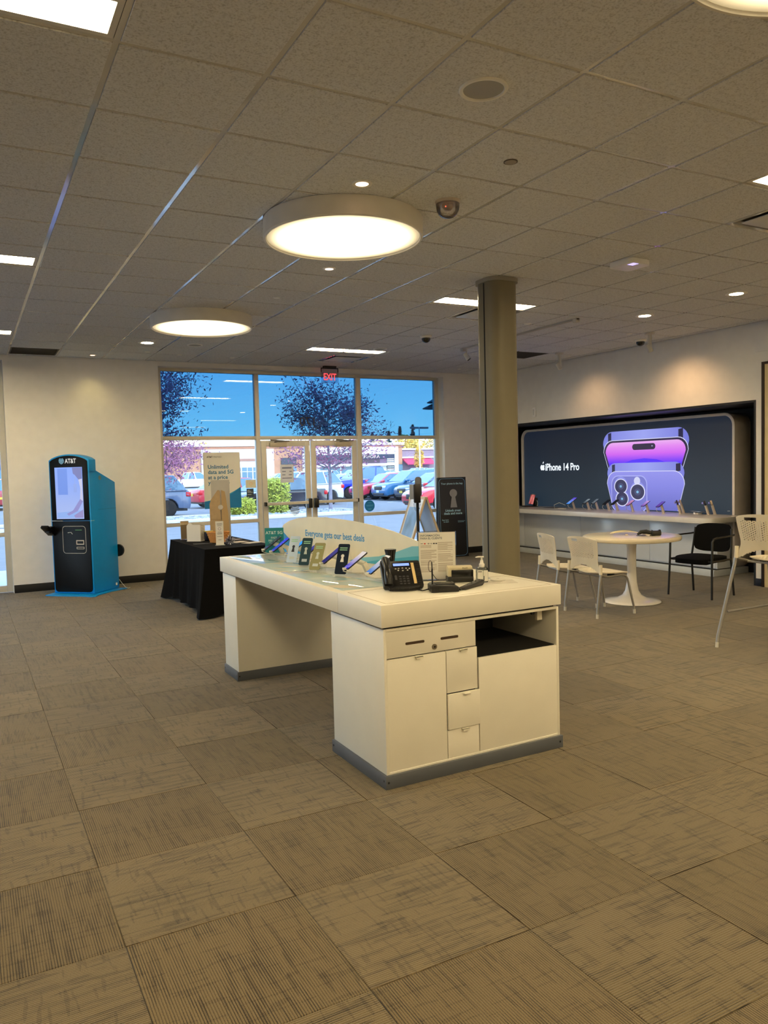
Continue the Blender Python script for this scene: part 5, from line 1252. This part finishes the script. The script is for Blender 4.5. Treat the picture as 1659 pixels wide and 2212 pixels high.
# black arm chair
t = thing('arm_chair', 'black upholstered chair with thin arms beside round table', 'chair', (7.60, 6.30, 0), math.radians(186), None)
bf = M('black_fabric', (9, 9, 10), rough=.9, spec=.15, var=.2, vscale=60, bump=.3, bscale=700); bt = M('black_tube', (12, 12, 13), rough=.4)
def pad(w_, h_, th, r_): return rrect(w_, h_, r_, 8)
def back_fn(u, v):
    a, b_ = 2*u-1, 2*v-1
    y = a*math.sqrt(max(0, 1-b_**4*.22))*.235; z = .665+b_*math.sqrt(max(0, 1-a**4*.30))*.165
    return (-.215+.03*a*a-.05*(z-.5)/.33, y, z)
MB().surf(back_fn, 24, 18, thick=lambda p: (-.05*max(.15, 1-(p[1]/.25)**6), 0, 0)).build('backrest', bf, t, bevel=.0, smooth=60)
def seat_fn(u, v):
    a, b_ = 2*u-1, 2*v-1
    x = a*math.sqrt(1-b_**4*.30)*.235+.015; y = b_*math.sqrt(1-a**4*.30)*.245
    return (x, y, .465+.012*math.cos(a*PI/2)*math.cos(b_*PI/2)-.02*max(0, a)**3)
MB().surf(seat_fn, 22, 22, thick=(0, 0, -.055)).build('seat', bf, t, smooth=60)
for s in (-1, 1):
    MB().tube([(.235, s*.285, 0), (.215, s*.275, .42), (.205, s*.275, .655), (.185, s*.28, .688), (.12, s*.285, .70)], .0125, 10).build('leg', bt, t, smooth=60)
    MB().tube([(-.235, s*.265, 0), (-.185, s*.258, .42), (-.215, s*.245, .62), (-.235, s*.235, .78)], .0125, 10).build('leg', bt, t, smooth=60)
    MB().tube([(.185, s*.28, .69), (.02, s*.29, .702), (-.20, s*.275, .705), (-.235, s*.262, .71)], .016, 10, flat=.6).build('arm', bt, t, smooth=60)
    MB().tube([(.21, s*.273, .43), (-.19, s*.258, .43)], .011, 8).build('side_rail', bt, t)
MB().tube([(.19, -.27, .425), (.19, .27, .425)], .011, 8).tube([(-.17, -.255, .425), (-.17, .255, .425)], .011, 8).build('cross_rail', bt, t)
# round tulip table
t = thing('round_table', 'round white tulip table on a flared pedestal', 'table', (6.64, 6.46, 0), 0)
tw_ = M('table_gloss', (232, 222, 200), rough=.14, spec=.6)
MB().lathe([(.01, .705), (.50, .705), (.53, .712), (.537, .725), (.537, .745), (.533, .754), (.525, .757), (.01, .757)], 72).build('table_top', tw_, t, smooth=40)
MB().lathe([(.01, 0), (.312, 0), (.318, .006), (.312, .014), (.24, .026), (.16, .046), (.105, .080), (.075, .13), (.058, .22), (.050, .36), (.050, .60), (.055, .66), (.07, .70), (.01, .705)], 48).build('pedestal', M('pedestal_gloss', (236, 232, 228), rough=.12, spec=.6), t, smooth=60)
ZR = .7575
t = thing('paper_fan', 'cream round-edged paper fan lying on the round table', 'paper', (6.70, 6.62, ZR), math.radians(-35))
MB().surf(lambda u, v: (.17*(2*u-1), .10*math.sqrt(max(0, 1-(2*u-1)**2))*(2*v-1), .004+.030*(1-(2*u-1)**2)), 16, 8, thick=(0, 0, .004)).build('leaf', M('fan_cream', (222, 206, 160), rough=.6), t, smooth=60)
MB().box(-.012, .012, -.13, -.09, 0, .006).build('tab', M('fan_cream'), t)
t = thing('cable_device', 'tangle of black headset and cables on round table', 'headset', (6.80, 6.25, ZR), math.radians(-30))
MB().prism(rrect(.11, .07, .02, 4), 0, .055).build('body', M('gadget_black', (18, 17, 17), rough=.35), t, bevel=.012)
MB().tube([(-.05, .0, .03), (-.10, .03, .045), (-.16, .03, .04), (-.20, .0, .02)], [.022, .024, .022, .012], 10).build('band', M('gadget_black'), t, smooth=60)
MB().prism([(-.055, .02), (-.045, .065), (-.03, .05), (.02, .052), (.045, .068), (.055, .03)], -.025, .025, 'y').build('cradle', M('gadget_dark', (30, 27, 24), rough=.4), t, bevel=.003)
MB().tube([(.0, -.04, .006), (-.06, -.08, .006), (-.13, -.05, .008), (-.18, -.07, .006), (-.22, -.02, .006)], .004, 6).build('cable', bt, t, smooth=60)
for k, (x, y, rz, lb) in enumerate(((6.72, 6.28, .3, 'crumpled white slip in front of headset on round table'), (6.82, 6.42, -.4, 'white slip between fan and headset on round table'))):
    t = thing('paper_slip', lb, 'paper', (x, y, ZR), rz, 'slips on the round table')
    MB().surf(lambda u, v: (-.07+.14*u, -.035+.07*v, .003+.012*math.sin(5*u+2*v)**2), 10, 6, thick=(0, 0, .001)).build('sheet', M('slip_white', (226, 214, 196), rough=.6), t, smooth=60)
    MB().box(-.02, .02, -.004, .004, .0, .001).build('print', ink_grey, t)
# ================================================================== OUTSIDE
GZ = -.12
asphalt = M('asphalt', (124, 125, 128), rough=.95, var=.06, vscale=2.0)
conc = M('concrete', (205, 203, 196), rough=.9, var=.04, vscale=3.0)
struct(MB().box(-150, 260, -60, 400, GZ-.31, GZ).build('ground', asphalt))
struct(MB().box(-12, 14, 12.16, 15.2, GZ, -.03).build('sidewalk', conc, bevel=.01))
kerb = MB().ring([(-6, 26.7), (13.2, 26.7), (13.6, 27.3), (13.6, 29.0), (13.2, 29.5), (-6, 29.5)], [(-5.8, 26.9), (13.1, 26.9), (13.4, 27.35), (13.4, 28.95), (13.1, 29.3), (-5.8, 29.3)], GZ, GZ+.14)
struct(kerb.build('kerb', conc, bevel=.015))
struct(MB().box(-5.85, 13.45, 26.85, 29.35, GZ, GZ+.04).build('planting_bed', M('bed_soil', (120, 116, 112), rough=.95)))
random.seed(21)
rk = MB()
for k in range(1500):
    x, y = random.uniform(1.5, 13.3), random.uniform(26.95, 29.25)
    r_ = random.uniform(.05, .12); a = random.random()*PI
    vs = [(r_*random.uniform(.7, 1.2)*math.cos(a+q*2*PI/5), r_*random.uniform(.7, 1.2)*math.sin(a+q*2*PI/5), 0) for q in range(5)]
    vs2 = [(v[0]*.6, v[1]*.6, r_*random.uniform(.7, 1.1)) for v in vs]
    rk.add(vs+vs2, [tuple(range(5, 10))]+[(q, (q+1) % 5, 5+(q+1) % 5, 5+q) for q in range(5)], Matrix.Translation((x, y, GZ+.03)))
tag(rk.build('landscape_rocks', M('rock_grey', (168, 174, 182), rough=.9, var=.35, vscale=2.5)), 'grey landscape rocks filling the bed along the kerb', 'rocks', kind='stuff')
# painted lines of the car park
pl_ = MB()
for k in range(12): pl_.box(18.8, 24.2, 31.9+k*2.7, 32.0+k*2.7, GZ, GZ+.004)
tag(pl_.build('parking_lines', M('line_white', (228, 228, 224), rough=.8)), 'white painted parking bay lines on the asphalt', 'road marking', kind='structure')

def leaves(mb, pts, size, jitter, n_per, squash=1.0):
    for p in pts:
        for _ in range(n_per):
            c = Vector(p)+Vector((random.gauss(0, jitter), random.gauss(0, jitter), random.gauss(0, jitter*squash)))
            a = Vector((random.gauss(0, 1), random.gauss(0, 1), random.gauss(0, 1))).normalized(); b_ = a.orthogonal().normalized()
            s = size*random.uniform(.6, 1.3)
            mb.add([c-a*s, c+b_*s*.42, c+a*s, c-b_*s*.42], [(0, 1, 2, 3)])
def tree(name, label, base, h, spread, leaf_c, leaf_size, n_leaf, seed, trunk_r=.09, bark=(96, 84, 84), group=None, low=.25):
    random.seed(seed)
    t = thing(name, label, 'tree', base, 0, group)
    br = MB(); tips = []
    br.tube([(0, 0, 0), (.02, 0, h*.22), (-.03, .02, h*.5), (.02, 0, h*.80)], [trunk_r, trunk_r*.8, trunk_r*.5, trunk_r*.2], 8)
    for k in range(24):
        z0 = h*random.uniform(low, .74); az = random.random()*2*PI; L_ = spread*random.uniform(.6, 1.05)*(1-.55*max(0, (z0/h-.45)))
        up = random.uniform(.25, .85)
        p0 = Vector((0, 0, z0)); d = Vector((math.cos(az), math.sin(az), up)).normalized()
        p1 = p0+d*L_*.5; p2 = p1+(d+Vector((random.gauss(0, .25), random.gauss(0, .25), .15))).normalized()*L_*.5
        br.tube([p0, p1, p2], [trunk_r*.36, trunk_r*.2, trunk_r*.06], 5)
        for q in range(5):
            f = random.uniform(.3, 1.0); s0 = p0+(p1-p0)*f*2 if f < .5 else p1+(p2-p1)*(f-.5)*2
            e = s0+Vector((random.gauss(0, 1), random.gauss(0, 1), random.gauss(.35, .7))).normalized()*L_*random.uniform(.2, .42)
            br.tube([s0, e], [trunk_r*.1, trunk_r*.03], 4)
            for w_ in range(6): tips.append(s0+(e-s0)*random.uniform(.1, 1.05))
    br.build('branches', M('bark_%d_%d_%d' % bark, bark, rough=.9, var=.2), t)
    lv = MB(); leaves(lv, tips, leaf_size, .10*spread, n_leaf, .9)
    tag(lv.build('foliage', M('leaf_%d_%d_%d' % leaf_c, leaf_c, rough=.6, var=.45, vscale=3.0), t), kind='stuff')
    return t
tree('plum_tree', 'purple-leaved tree in the left window bay', (6.15, 28.9, GZ), 6.5, 3.2, (150, 92, 122), .075, 12, 5, group='purple-leaved trees', low=.2)
tree('plum_tree', 'purple-leaved tree with pale trunk behind the glass doors', (13.05, 28.9, GZ), 5.7, 3.0, (150, 92, 122), .075, 10, 9, bark=(150, 146, 160), group='purple-leaved trees', low=.30)
def shrub(label, x, y, rx, ry, h, seed):
    random.seed(seed)
    t = thing('clipped_shrub', label, 'shrub', (x, y, GZ+.03), 0, 'yellow-green clipped shrubs')
    MB().lathe([(.01, 0), (rx*.3, 0), (rx*.8, h*.3), (rx*.82, h*.7), (rx*.6, h*.92), (.01, h*.95)], 14).build('inner_mass', M('shrub_core', (104, 112, 52), rough=.9, var=.3, vscale=9), t, smooth=60)
    lv = MB(); pts = []
    for k in range(420):
        a = random.random()*2*PI; v = random.random()
        rr_ = (1 if v < .8 else math.sqrt(max(0, 1-((v-.8)/.25)**2)))*(.72+.28*min(1, v/.3))
        pts.append((rx*rr_*math.cos(a), ry*rr_*math.sin(a), h*v))
    for k in range(90): pts.append((random.uniform(-.6, .6)*rx, random.uniform(-.6, .6)*ry, h*random.uniform(.93, 1.02)))
    leaves(lv, pts, .055, .05, 5)
    tag(lv.build('foliage', M('shrub_leaf', (176, 184, 72), rough=.6, var=.4, vscale=7), t), kind='stuff')
shrub('low clipped yellow-green shrub left of the door mullion', 9.25, 28.55, .42, .42, .62, 1)
shrub('tall clipped yellow-green shrub seen through left glass door', 10.62, 28.6, .46, .46, 1.32, 2)

# ---- cars
tyre_m = M('tyre', (30, 31, 34), rough=.85); rim_c = M('rim_alloy', (205, 208, 214), rough=.25, metal=.7)
wglass = M('car_glass', (96, 128, 150), rough=.06, spec=.9); trim_d = M('car_trim', (34, 36, 42), rough=.5)
lampw = M('lamp_white', (235, 238, 240), rough=.12); lampr = M('lamp_red', (205, 30, 44), rough=.2)
def wheel_mesh():
    T_ = Matrix.Rotation(PI/2, 4, 'X')
    ty = MB().lathe([(.20, -.10), (.31, -.105), (.335, -.08), (.335, .08), (.31, .105), (.20, .10)], 22, T=T_).mesh('tyre', tyre_m, smooth=50)
    rm = MB().ring(circ(.225, 22), circ(.195, 22), -.09, .098, 'z', T_).lathe([(.002, .05), (.05, .05), (.05, .085), (.002, .088)], 12, T=T_)
    rm.lathe([(.002, -.09), (.2, -.09), (.2, -.085), (.002, -.085)], 12, T=T_)
    for q in range(5):
        a = 2*PI*q/5
        rm.prism([(.03, -.025), (.205, -.038), (.205, .038), (.03, .025)], .06, .085, 'z', T_ @ Matrix.Rotation(a, 4, 'Z'))
    return ty, rm.mesh('rim', rim_c, smooth=40)
TY, RM = wheel_mesh()
def car(label, style, colour, loc, rz, plate=(226, 190, 70), cname=None):
    L_, W_, H_ = {'sedan': (4.7, 1.82, 1.45), 'suv': (4.6, 1.86, 1.68), 'wagon': (4.75, 1.84, 1.60), 'pickup': (5.6, 1.98, 1.85)}[style]
    t = thing({'sedan': 'sedan_car', 'suv': 'suv_car', 'wagon': 'wagon_car', 'pickup': 'pickup_truck'}[style], label, 'car' if style != 'pickup' else 'truck', (loc[0], loc[1], GZ), rz, 'parked cars')
    pm = M('paint_%d_%d_%d' % colour, colour, rough=.28, spec=.6, coat=.6, var=.02)
    xf, xr, wr, zb = L_*.315, -L_*.30, .335, {'sedan': .92, 'suv': 1.05, 'wagon': .98, 'pickup': 1.12}[style]
    hood = {'sedan': .80, 'suv': .96, 'wagon': .90, 'pickup': 1.06}[style]
    arc = lambda cx_: [(cx_-.40*math.cos(PI*q/8), wr+.40*math.sin(PI*q/8)) for q in range(9)]
    xw = L_*.5-(1.05 if style != 'pickup' else 1.25)
    prof = [(-L_/2+.04, .30)]+arc(xr)+arc(xf)+[(L_/2-.10, .26), (L_/2, .42), (L_/2-.01, .62), (L_/2-.10, hood-.08), (L_/2-.30, hood), (xw, zb), (-L_/2+.10, zb), (-L_/2, zb-.12), (-L_/2-.01, .5)]
    mb_ = MB(); mb_.prism(prof, -W_/2, W_/2, 'y')
    mb_.v = [(x, y*(1-.12*max(0, (abs(x)-L_*.36)/(L_*.14))**1.5)*(1-.03*max(0, (z-.6)/.4)), z) for (x, y, z) in mb_.v]
    body = mb_.build('body', pm, t, bevel=.035)
    MB().box(-L_/2+.15, L_/2-.15, -W_/2+.12, W_/2-.12, .22, .40).build('underbody', trim_d, t)
    # cabin
    if style == 'pickup': tb0, tb1, bb0, bb1 = .62, -.55, xw, -.85
    elif style == 'sedan': tb0, tb1, bb0, bb1 = .45, -.95, xw, -L_/2+.55
    else: tb0, tb1, bb0, bb1 = .50, -L_/2+.62, xw, -L_/2+.14
    wb_, wt_ = W_/2*.96, W_/2*.76
    V = [(bb0, -wb_, zb-.02), (bb1, -wb_, zb-.02), (bb1, wb_, zb-.02), (bb0, wb_, zb-.02), (tb0, -wt_, H_-.03), (tb1, -wt_, H_-.03), (tb1, wt_, H_-.03), (tb0, wt_, H_-.03)]
    V += [((tb0+tb1)/2, -wt_*.96, H_), ((tb0+tb1)/2, wt_*.96, H_)]
    MB().add(V, [(0, 1, 5, 8, 4), (2, 3, 7, 9, 6), (0, 4, 7, 3), (1, 2, 6, 5), (4, 8, 9, 7), (8, 5, 6, 9)]).build('cabin', pm, t, bevel=.03)
    def quad(a, b_, c, d, nm, off):
        P = [Vector(q) for q in (a, b_, c, d)]; n_ = (P[1]-P[0]).cross(P[3]-P[0]).normalized(); ce = sum(P, Vector())/4
        if n_.dot(ce-Vector((0, 0, .8))) < 0: n_ = -n_
        P = [ce+(q-ce)*.90+n_*.012 for q in P]; Q = [q-n_*.03 for q in P]
        return MB().add([tuple(q) for q in P+Q], [(0, 1, 2, 3), (7, 6, 5, 4), (0, 4, 5, 1), (1, 5, 6, 2), (2, 6, 7, 3), (3, 7, 4, 0)]).build(nm, wglass, t)
    quad(V[0], V[3], V[7], V[4], 'windshield', 0); quad(V[1], V[2], V[6], V[5], 'rear_window', 0)
    mix_ = lambda a, b_, f: tuple(a[q]+(b_[q]-a[q])*f for q in range(3))
    for (b0, b1, t1, t0) in ((V[0], V[1], V[5], V[4]), (V[3], V[2], V[6], V[7])):
        cuts = (0, .46, 1) if style != 'pickup' else (0, .62, 1)
        if style in ('suv', 'wagon'): cuts = (0, .36, .68, 1)
        for q in range(len(cuts)-1):
            quad(mix_(b0, b1, cuts[q]), mix_(b0, b1, cuts[q+1]), mix_(t0, t1, cuts[q+1]), mix_(t0, t1, cuts[q]), 'side_window', 0)
    if style == 'pickup': MB().box(-L_/2+.12, -.95, -W_/2+.14, W_/2-.14, zb-.002, zb+.006).build('bed_liner', trim_d, t)
    for x in (xf, xr):
        for s in (-1, 1):
            o_ = bpy.data.objects.new('wheel', TY); COL.objects.link(o_); o_.parent = t; o_.location = (x, s*(W_/2-.13), wr); o_.rotation_euler = (0, 0, 0 if s < 0 else PI)
            r2 = bpy.data.objects.new('rim', RM); COL.objects.link(r2); r2.parent = o_
    for s in (-1, 1):
        MB().box(L_/2-.22, L_/2-.03, s*W_*.30-.20, s*W_*.30+.20, hood-.24, hood-.10).build('headlight', lampw, t, bevel=.03)
        MB().box(-L_/2-.01, -L_/2+.20, s*(W_/2-.24)-.17, s*(W_/2-.24)+.17, zb-.26, zb-.08).build('taillight', lampr, t, bevel=.03)
        MB().box(xw-.30, xw-.14, s*(W_/2+.09)-.10, s*(W_/2+.09)+.10, zb+.02, zb+.16).build('mirror', pm, t, bevel=.03)
    MB().box(L_/2-.08, L_/2+.005, -.42, .42, hood-.34, hood-.14).build('grille', trim_d, t, bevel=.02)
    MB().box(L_/2-.03, L_/2+.012, -.62, .62, .30, .40).build('bumper_intake', trim_d, t, bevel=.02)
    MB().box(L_/2+.0, L_/2+.022, -.15, .15, .43, .55).build('front_plate', M('plate_%d' % plate[2], plate, rough=.5), t)
    MB().box(-L_/2-.03, -L_/2, -.15, .15, .60, .72).build('rear_plate', M('plate_%d' % plate[2], plate, rough=.5), t)
    return t
WEST = PI
car('slate-blue SUV with red tail light, cut by the wall at left', 'suv', (92, 112, 146), (5.75, 32.3), WEST)
car('red car behind the cardboard standee, tail towards us', 'sedan', (196, 40, 56), (12.1, 38.3), math.radians(8))
car('black sedan parked just beyond the yellow-green shrubs', 'sedan', (34, 38, 58), (11.35, 30.9), math.radians(200), plate=(220, 222, 226))
car('silver SUV whose roof shows behind the black sedan', 'suv', (214, 216, 220), (14.4, 35.6), math.radians(200), plate=(220, 222, 226))
car('bright blue pickup truck seen through the right glass door', 'pickup', (24, 62, 196), (21.5, 41.9), WEST)
car('red car between the blue pickup and the teal wagon', 'sedan', (206, 62, 84), (21.6, 39.3), WEST)
car('teal-blue station wagon in the right window bay', 'wagon', (52, 112, 160), (21.9, 37.05), WEST, plate=(220, 222, 226))
car('dark slate sedan with yellow plate in right window bay', 'sedan', (62, 80, 110), (22.0, 34.75), WEST)
car('red car nearest the shop, cut by right window jamb', 'sedan', (214, 34, 52), (17.85, 26.6), WEST)
car('red car half hidden by the plum tree trunk', 'sedan', (200, 56, 66), (21.4, 44.6), WEST)
FAR = [((20.9, 81), 'pickup', (236, 238, 240), 8, 'white pickup far off in the left window bay'), ((16.5, 84), 'suv', (230, 232, 236), 10, 'white SUV far off behind the white pickup'),
       ((40.5, 92), 'suv', (224, 228, 232), 175, 'far white SUV beyond the notice on the door'), ((36, 95), 'sedan', (70, 130, 150), 178, 'far teal sedan left of the notice on the door'),
       ((43, 88), 'suv', (232, 234, 238), 178, 'far white SUV right of the plum tree trunk'), ((49.0, 92), 'sedan', (60, 150, 170), 180, 'far turquoise car above the blue pickup'),
       ((52, 96), 'sedan', (236, 238, 240), 182, 'far white sedan at left of the right window bay'), ((57.5, 98), 'sedan', (120, 150, 176), 178, 'far grey-blue sedan in the right window bay'),
       ((61.0, 103), 'suv', (228, 230, 234), 180, 'far white SUV below the dark storefront sign'), ((64.5, 106), 'sedan', (190, 80, 110), 180, 'far dusky red sedan in the right window bay'),
       ((67.5, 104), 'suv', (90, 130, 160), 178, 'far blue SUV right of dusky red sedan'), ((29.5, 53), 'sedan', (236, 236, 238), 180, 'white sedan behind the teal-blue wagon'),
       ((31.5, 50), 'suv', (96, 120, 150), 178, 'blue-grey SUV behind the dark slate sedan'), ((1.7, 48), 'suv', (170, 60, 66), 90, 'dull red car in the narrow left window')]
for (p, st, c, a, lb) in FAR: car(lb, st, c, p, math.radians(a))

# ---- lamp posts
t = thing('walkway_lamp', 'dark walkway lamp with two stacked conical hoods outside', 'street lamp', (9.12, 14.5, -.03), 0)
lm = M('lamp_dark', (38, 40, 46), rough=.5)
MB().tube([(0, 0, 0), (0, 0, 3.75)], .05, 12).build('post', lm, t, smooth=40)
MB().lathe([(.03, 2.885), (.29, 2.885), (.29, 2.90), (.10, 2.985), (.03, 2.985)], 28).build('hood', lm, t, smooth=30)
MB().lathe([(.03, 3.01), (.19, 3.01), (.19, 3.025), (.07, 3.09), (.03, 3.09)], 28).build('hood', lm, t, smooth=30)
t = thing('car_park_light', 'tall white car park light pole with twin heads', 'street lamp', (65.9, 110, GZ), 0)
MB().tube([(0, 0, 0), (0, 0, 8.1)], [.14, .09], 10).build('pole', M('pole_white', (226, 228, 230), rough=.5), t)
MB().lathe([(.01, 0), (.32, 0), (.32, .75), (.01, .75)], 16).build('footing', conc, t)
for s in (-1, 1): MB().box(s*.9-.75, s*.9+.75, -.25, .25, 8.05, 8.35).build('lamp_head', M('head_grey', (96, 112, 130), rough=.5), t, bevel=.05)

# ---- the store across the car park
t = thing('department_store', 'long store building with white frames and dark cosmetics shop sign', 'building', (0, 160, GZ), 0)
wst = M('store_white', (244, 242, 236), rough=.8); brk = M('store_brick', (196, 146, 116), rough=.9, var=.08, vscale=.8); mau = M('store_mauve', (158, 138, 150), rough=.9, var=.04)
sgl = M('store_glass', (84, 128, 150), rough=.15, spec=.8); sdark = M('store_sign', (58, 62, 82), rough=.5)
def blk_(nm, x0, x1, z0, z1, m_, y0=0.0, y1=3.0): return MB().box(x0, x1, y0, y1, z0, z1).build(nm, m_, t)
blk_('brick_wall', 22, 91.4, 0, 7.2, brk, .6, 12); blk_('cornice', 21.5, 91.8, 7.2, 7.75, wst, .2, 12); blk_('brick_band', 22, 91.4, 6.75, 7.1, M('store_band', (182, 130, 104), rough=.9), .4, 1)
blk_('white_frame', 43.5, 59.2, 0, 6.6, wst, 0, 1)
blk_('window_band', 46.5, 56.8, 4.0, 4.55, M('store_brownband', (176, 132, 116), rough=.9), -.1, .2)
for k in range(4):
    w_ = blk_('shop_window', 47.0+k*2.5, 49.2+k*2.5, .1, 2.7, sgl, -.1, .1); MB().box(48.05+k*2.5, 48.15+k*2.5, -.15, -.1, .1, 2.7).box(47.0+k*2.5, 49.2+k*2.5, -.15, -.1, 1.75, 1.85).build('window_bar', wst, w_)
blk_('small_sign', 61.0, 64.5, 3.0, 4.6, M('store_smallsign', (70, 74, 84), rough=.6), .3, .5)
blk_('shop_window', 61.0, 64.5, .1, 2.7, sgl, .3, .5)
blk_('white_frame', 66.0, 90.0, 0, 6.75, wst, 0, 1)
blk_('sign_panel', 69.0, 88.9, 4.05, 5.05, sdark, -.2, .1)
text('SEPHORA', .98, frame((79.6, -.22, 4.2), (1, 0, 0), (0, 0, 1)), glow('sign_letters', (1, 1, 1), 1.2), t, 'sign_lettering', 'LEFT', bold=.015, sx=1.22, space=1.06)
blk_('recess', 69.0, 86.8, 2.95, 4.05, M('store_recess', (120, 96, 116), rough=.8), -.05, .1)
blk_('recess_shade', 80.5, 85.0, 3.1, 3.9, M('store_shade', (86, 72, 78), rough=.8), -.1, .1)
blk_('canopy_band', 69.0, 88.9, 2.4, 2.95, wst, -.8, .1)
for k in range(3): blk_('shop_window', 70.0+k*5.2, 74.8+k*5.2, .1, 2.35, sgl, -.1, .1)
for z in (3.05, 3.5, 3.95, .55, 1.05, 1.55, 2.05): blk_('stripe', 86.9, 88.7, z-.13, z+.13, wst, -.16, -.05)
blk_('stripe_panel', 86.8, 88.9, .1, 4.05, sdark, -.05, .1)
blk_('corner_window', 90.1, 91.3, .1, 2.6, sgl, .3, .6)
blk_('side_wing', 91.4, 125, 0, 6.0, mau, .9, 12); blk_('wing_cornice', 91.4, 125, 6.0, 6.35, wst, .6, 12); blk_('wing_stripe', 91.4, 125, 4.05, 4.35, wst, .7, .95)
for (a, b_) in ((91.6, 99.5), (101.5, 112)):
    MB().prism([(.9, 3.95), (-1.6, 2.65), (-1.6, 2.45), (.9, 3.6)], a, b_, 'x').build('awning', M('awning_maroon', (196, 66, 96), rough=.7), t)
for x in (94.5, 95.6, 103, 104.2): MB().tube([(x, -1.2, .0), (x-.4, -1.3, 2.5)], .14, 8).build('awning_post', wst, t)
blk_('stone_planter', 94.0, 96.2, 0, .9, M('store_stone', (176, 172, 168), rough=.9), -2.0, -1)
# low blue shop seen through the narrow left window
t = thing('blue_store', 'far low dark-blue building in the narrow left window', 'building', (4, 95, GZ), 0)
MB().box(-9, 5, 0, 10, 0, 4.4).build('wall', M('store_navy', (52, 84, 130), rough=.8), t)
MB().box(-9.3, 5.3, -.4, 10, 4.4, 4.9).build('cornice', wst, t)
for k in range(4): MB().box(-7.5+k*3, -5.3+k*3, -.06, 0, .3, 2.6).build('shop_window', sgl, t)
# ---- trees around the store
def far_tree(name, label, x, y, h, rx, c, seed, conical=False, n=420, lsz=.34, z0=.25):
    random.seed(seed)
    t = thing(name, label, 'tree', (x, y, GZ), 0, 'trees around the store')
    MB().tube([(0, 0, 0), (0, 0, h*.8)], [.16, .05], 7).build('trunk', M('far_bark', (150, 140, 128), rough=.9), t)
    pts = []
    for k in range(n):
        v = random.random(); zz = h*(z0+(1-z0)*v)
        r_ = rx*((1-v)**.85 if conical else math.sin(PI*min(1, .12+v*.86))**.6)*math.sqrt(random.random())
        a = random.random()*2*PI; pts.append((r_*math.cos(a), r_*math.sin(a), zz))
    lv = MB(); leaves(lv, pts, lsz, .12, 4)
    tag(lv.build('foliage', M('far_leaf_%d_%d_%d' % c, c, rough=.7, var=.35, vscale=.8), t), kind='stuff')
far_tree('birch_tree', 'slim yellow birch in front of the mauve wing', 89.6, 150, 6.3, 1.15, (226, 182, 60), 31, z0=.28, lsz=.2)
YT = [(38, 190, 8.6), (52, 190, 8.9), (66, 192, 8.7), (80, 190, 8.8), (92, 190, 8.9), (100, 188, 9.3), (106.5, 186, 10.6), (111, 188, 9.8), (118, 190, 10.4), (124, 190, 9.9)]
YL = ['far left', 'second from left', 'third from left', 'fourth from left', 'left of the wing', 'above the wing edge', 'tallest by the light pole', 'just right of the spruce', 'near the window jamb', 'farthest right']
for k, (x, y, h) in enumerate(YT): far_tree('autumn_tree', 'golden autumn tree behind the store roof, '+YL[k], x, y, h, 5.2, ((232, 196, 96), (222, 186, 84), (226, 200, 130))[k % 3], 40+k, n=500, lsz=.42, z0=.2)
ST = [(104, 200, 12.0, 'leftmost of the dark spruces above the roof'), (109.5, 200, 12.4, 'second dark spruce above the roof'), (115.5, 204, 14.0, 'third dark spruce above the roof'), (120, 204, 14.6, 'fourth dark spruce above the roof'), (113.0, 192, 11.6, 'blue spruce standing among the golden trees'), (128.5, 204, 15.2, 'spruce next to the right jamb'), (131.5, 206, 16.0, 'tallest spruce, partly behind the right jamb')]
for k, (x, y, h, lb) in enumerate(ST): far_tree('spruce_tree', lb, x, y, h, 2.2, (70, 96, 100), 60+k, True, n=360, lsz=.4, z0=.08)
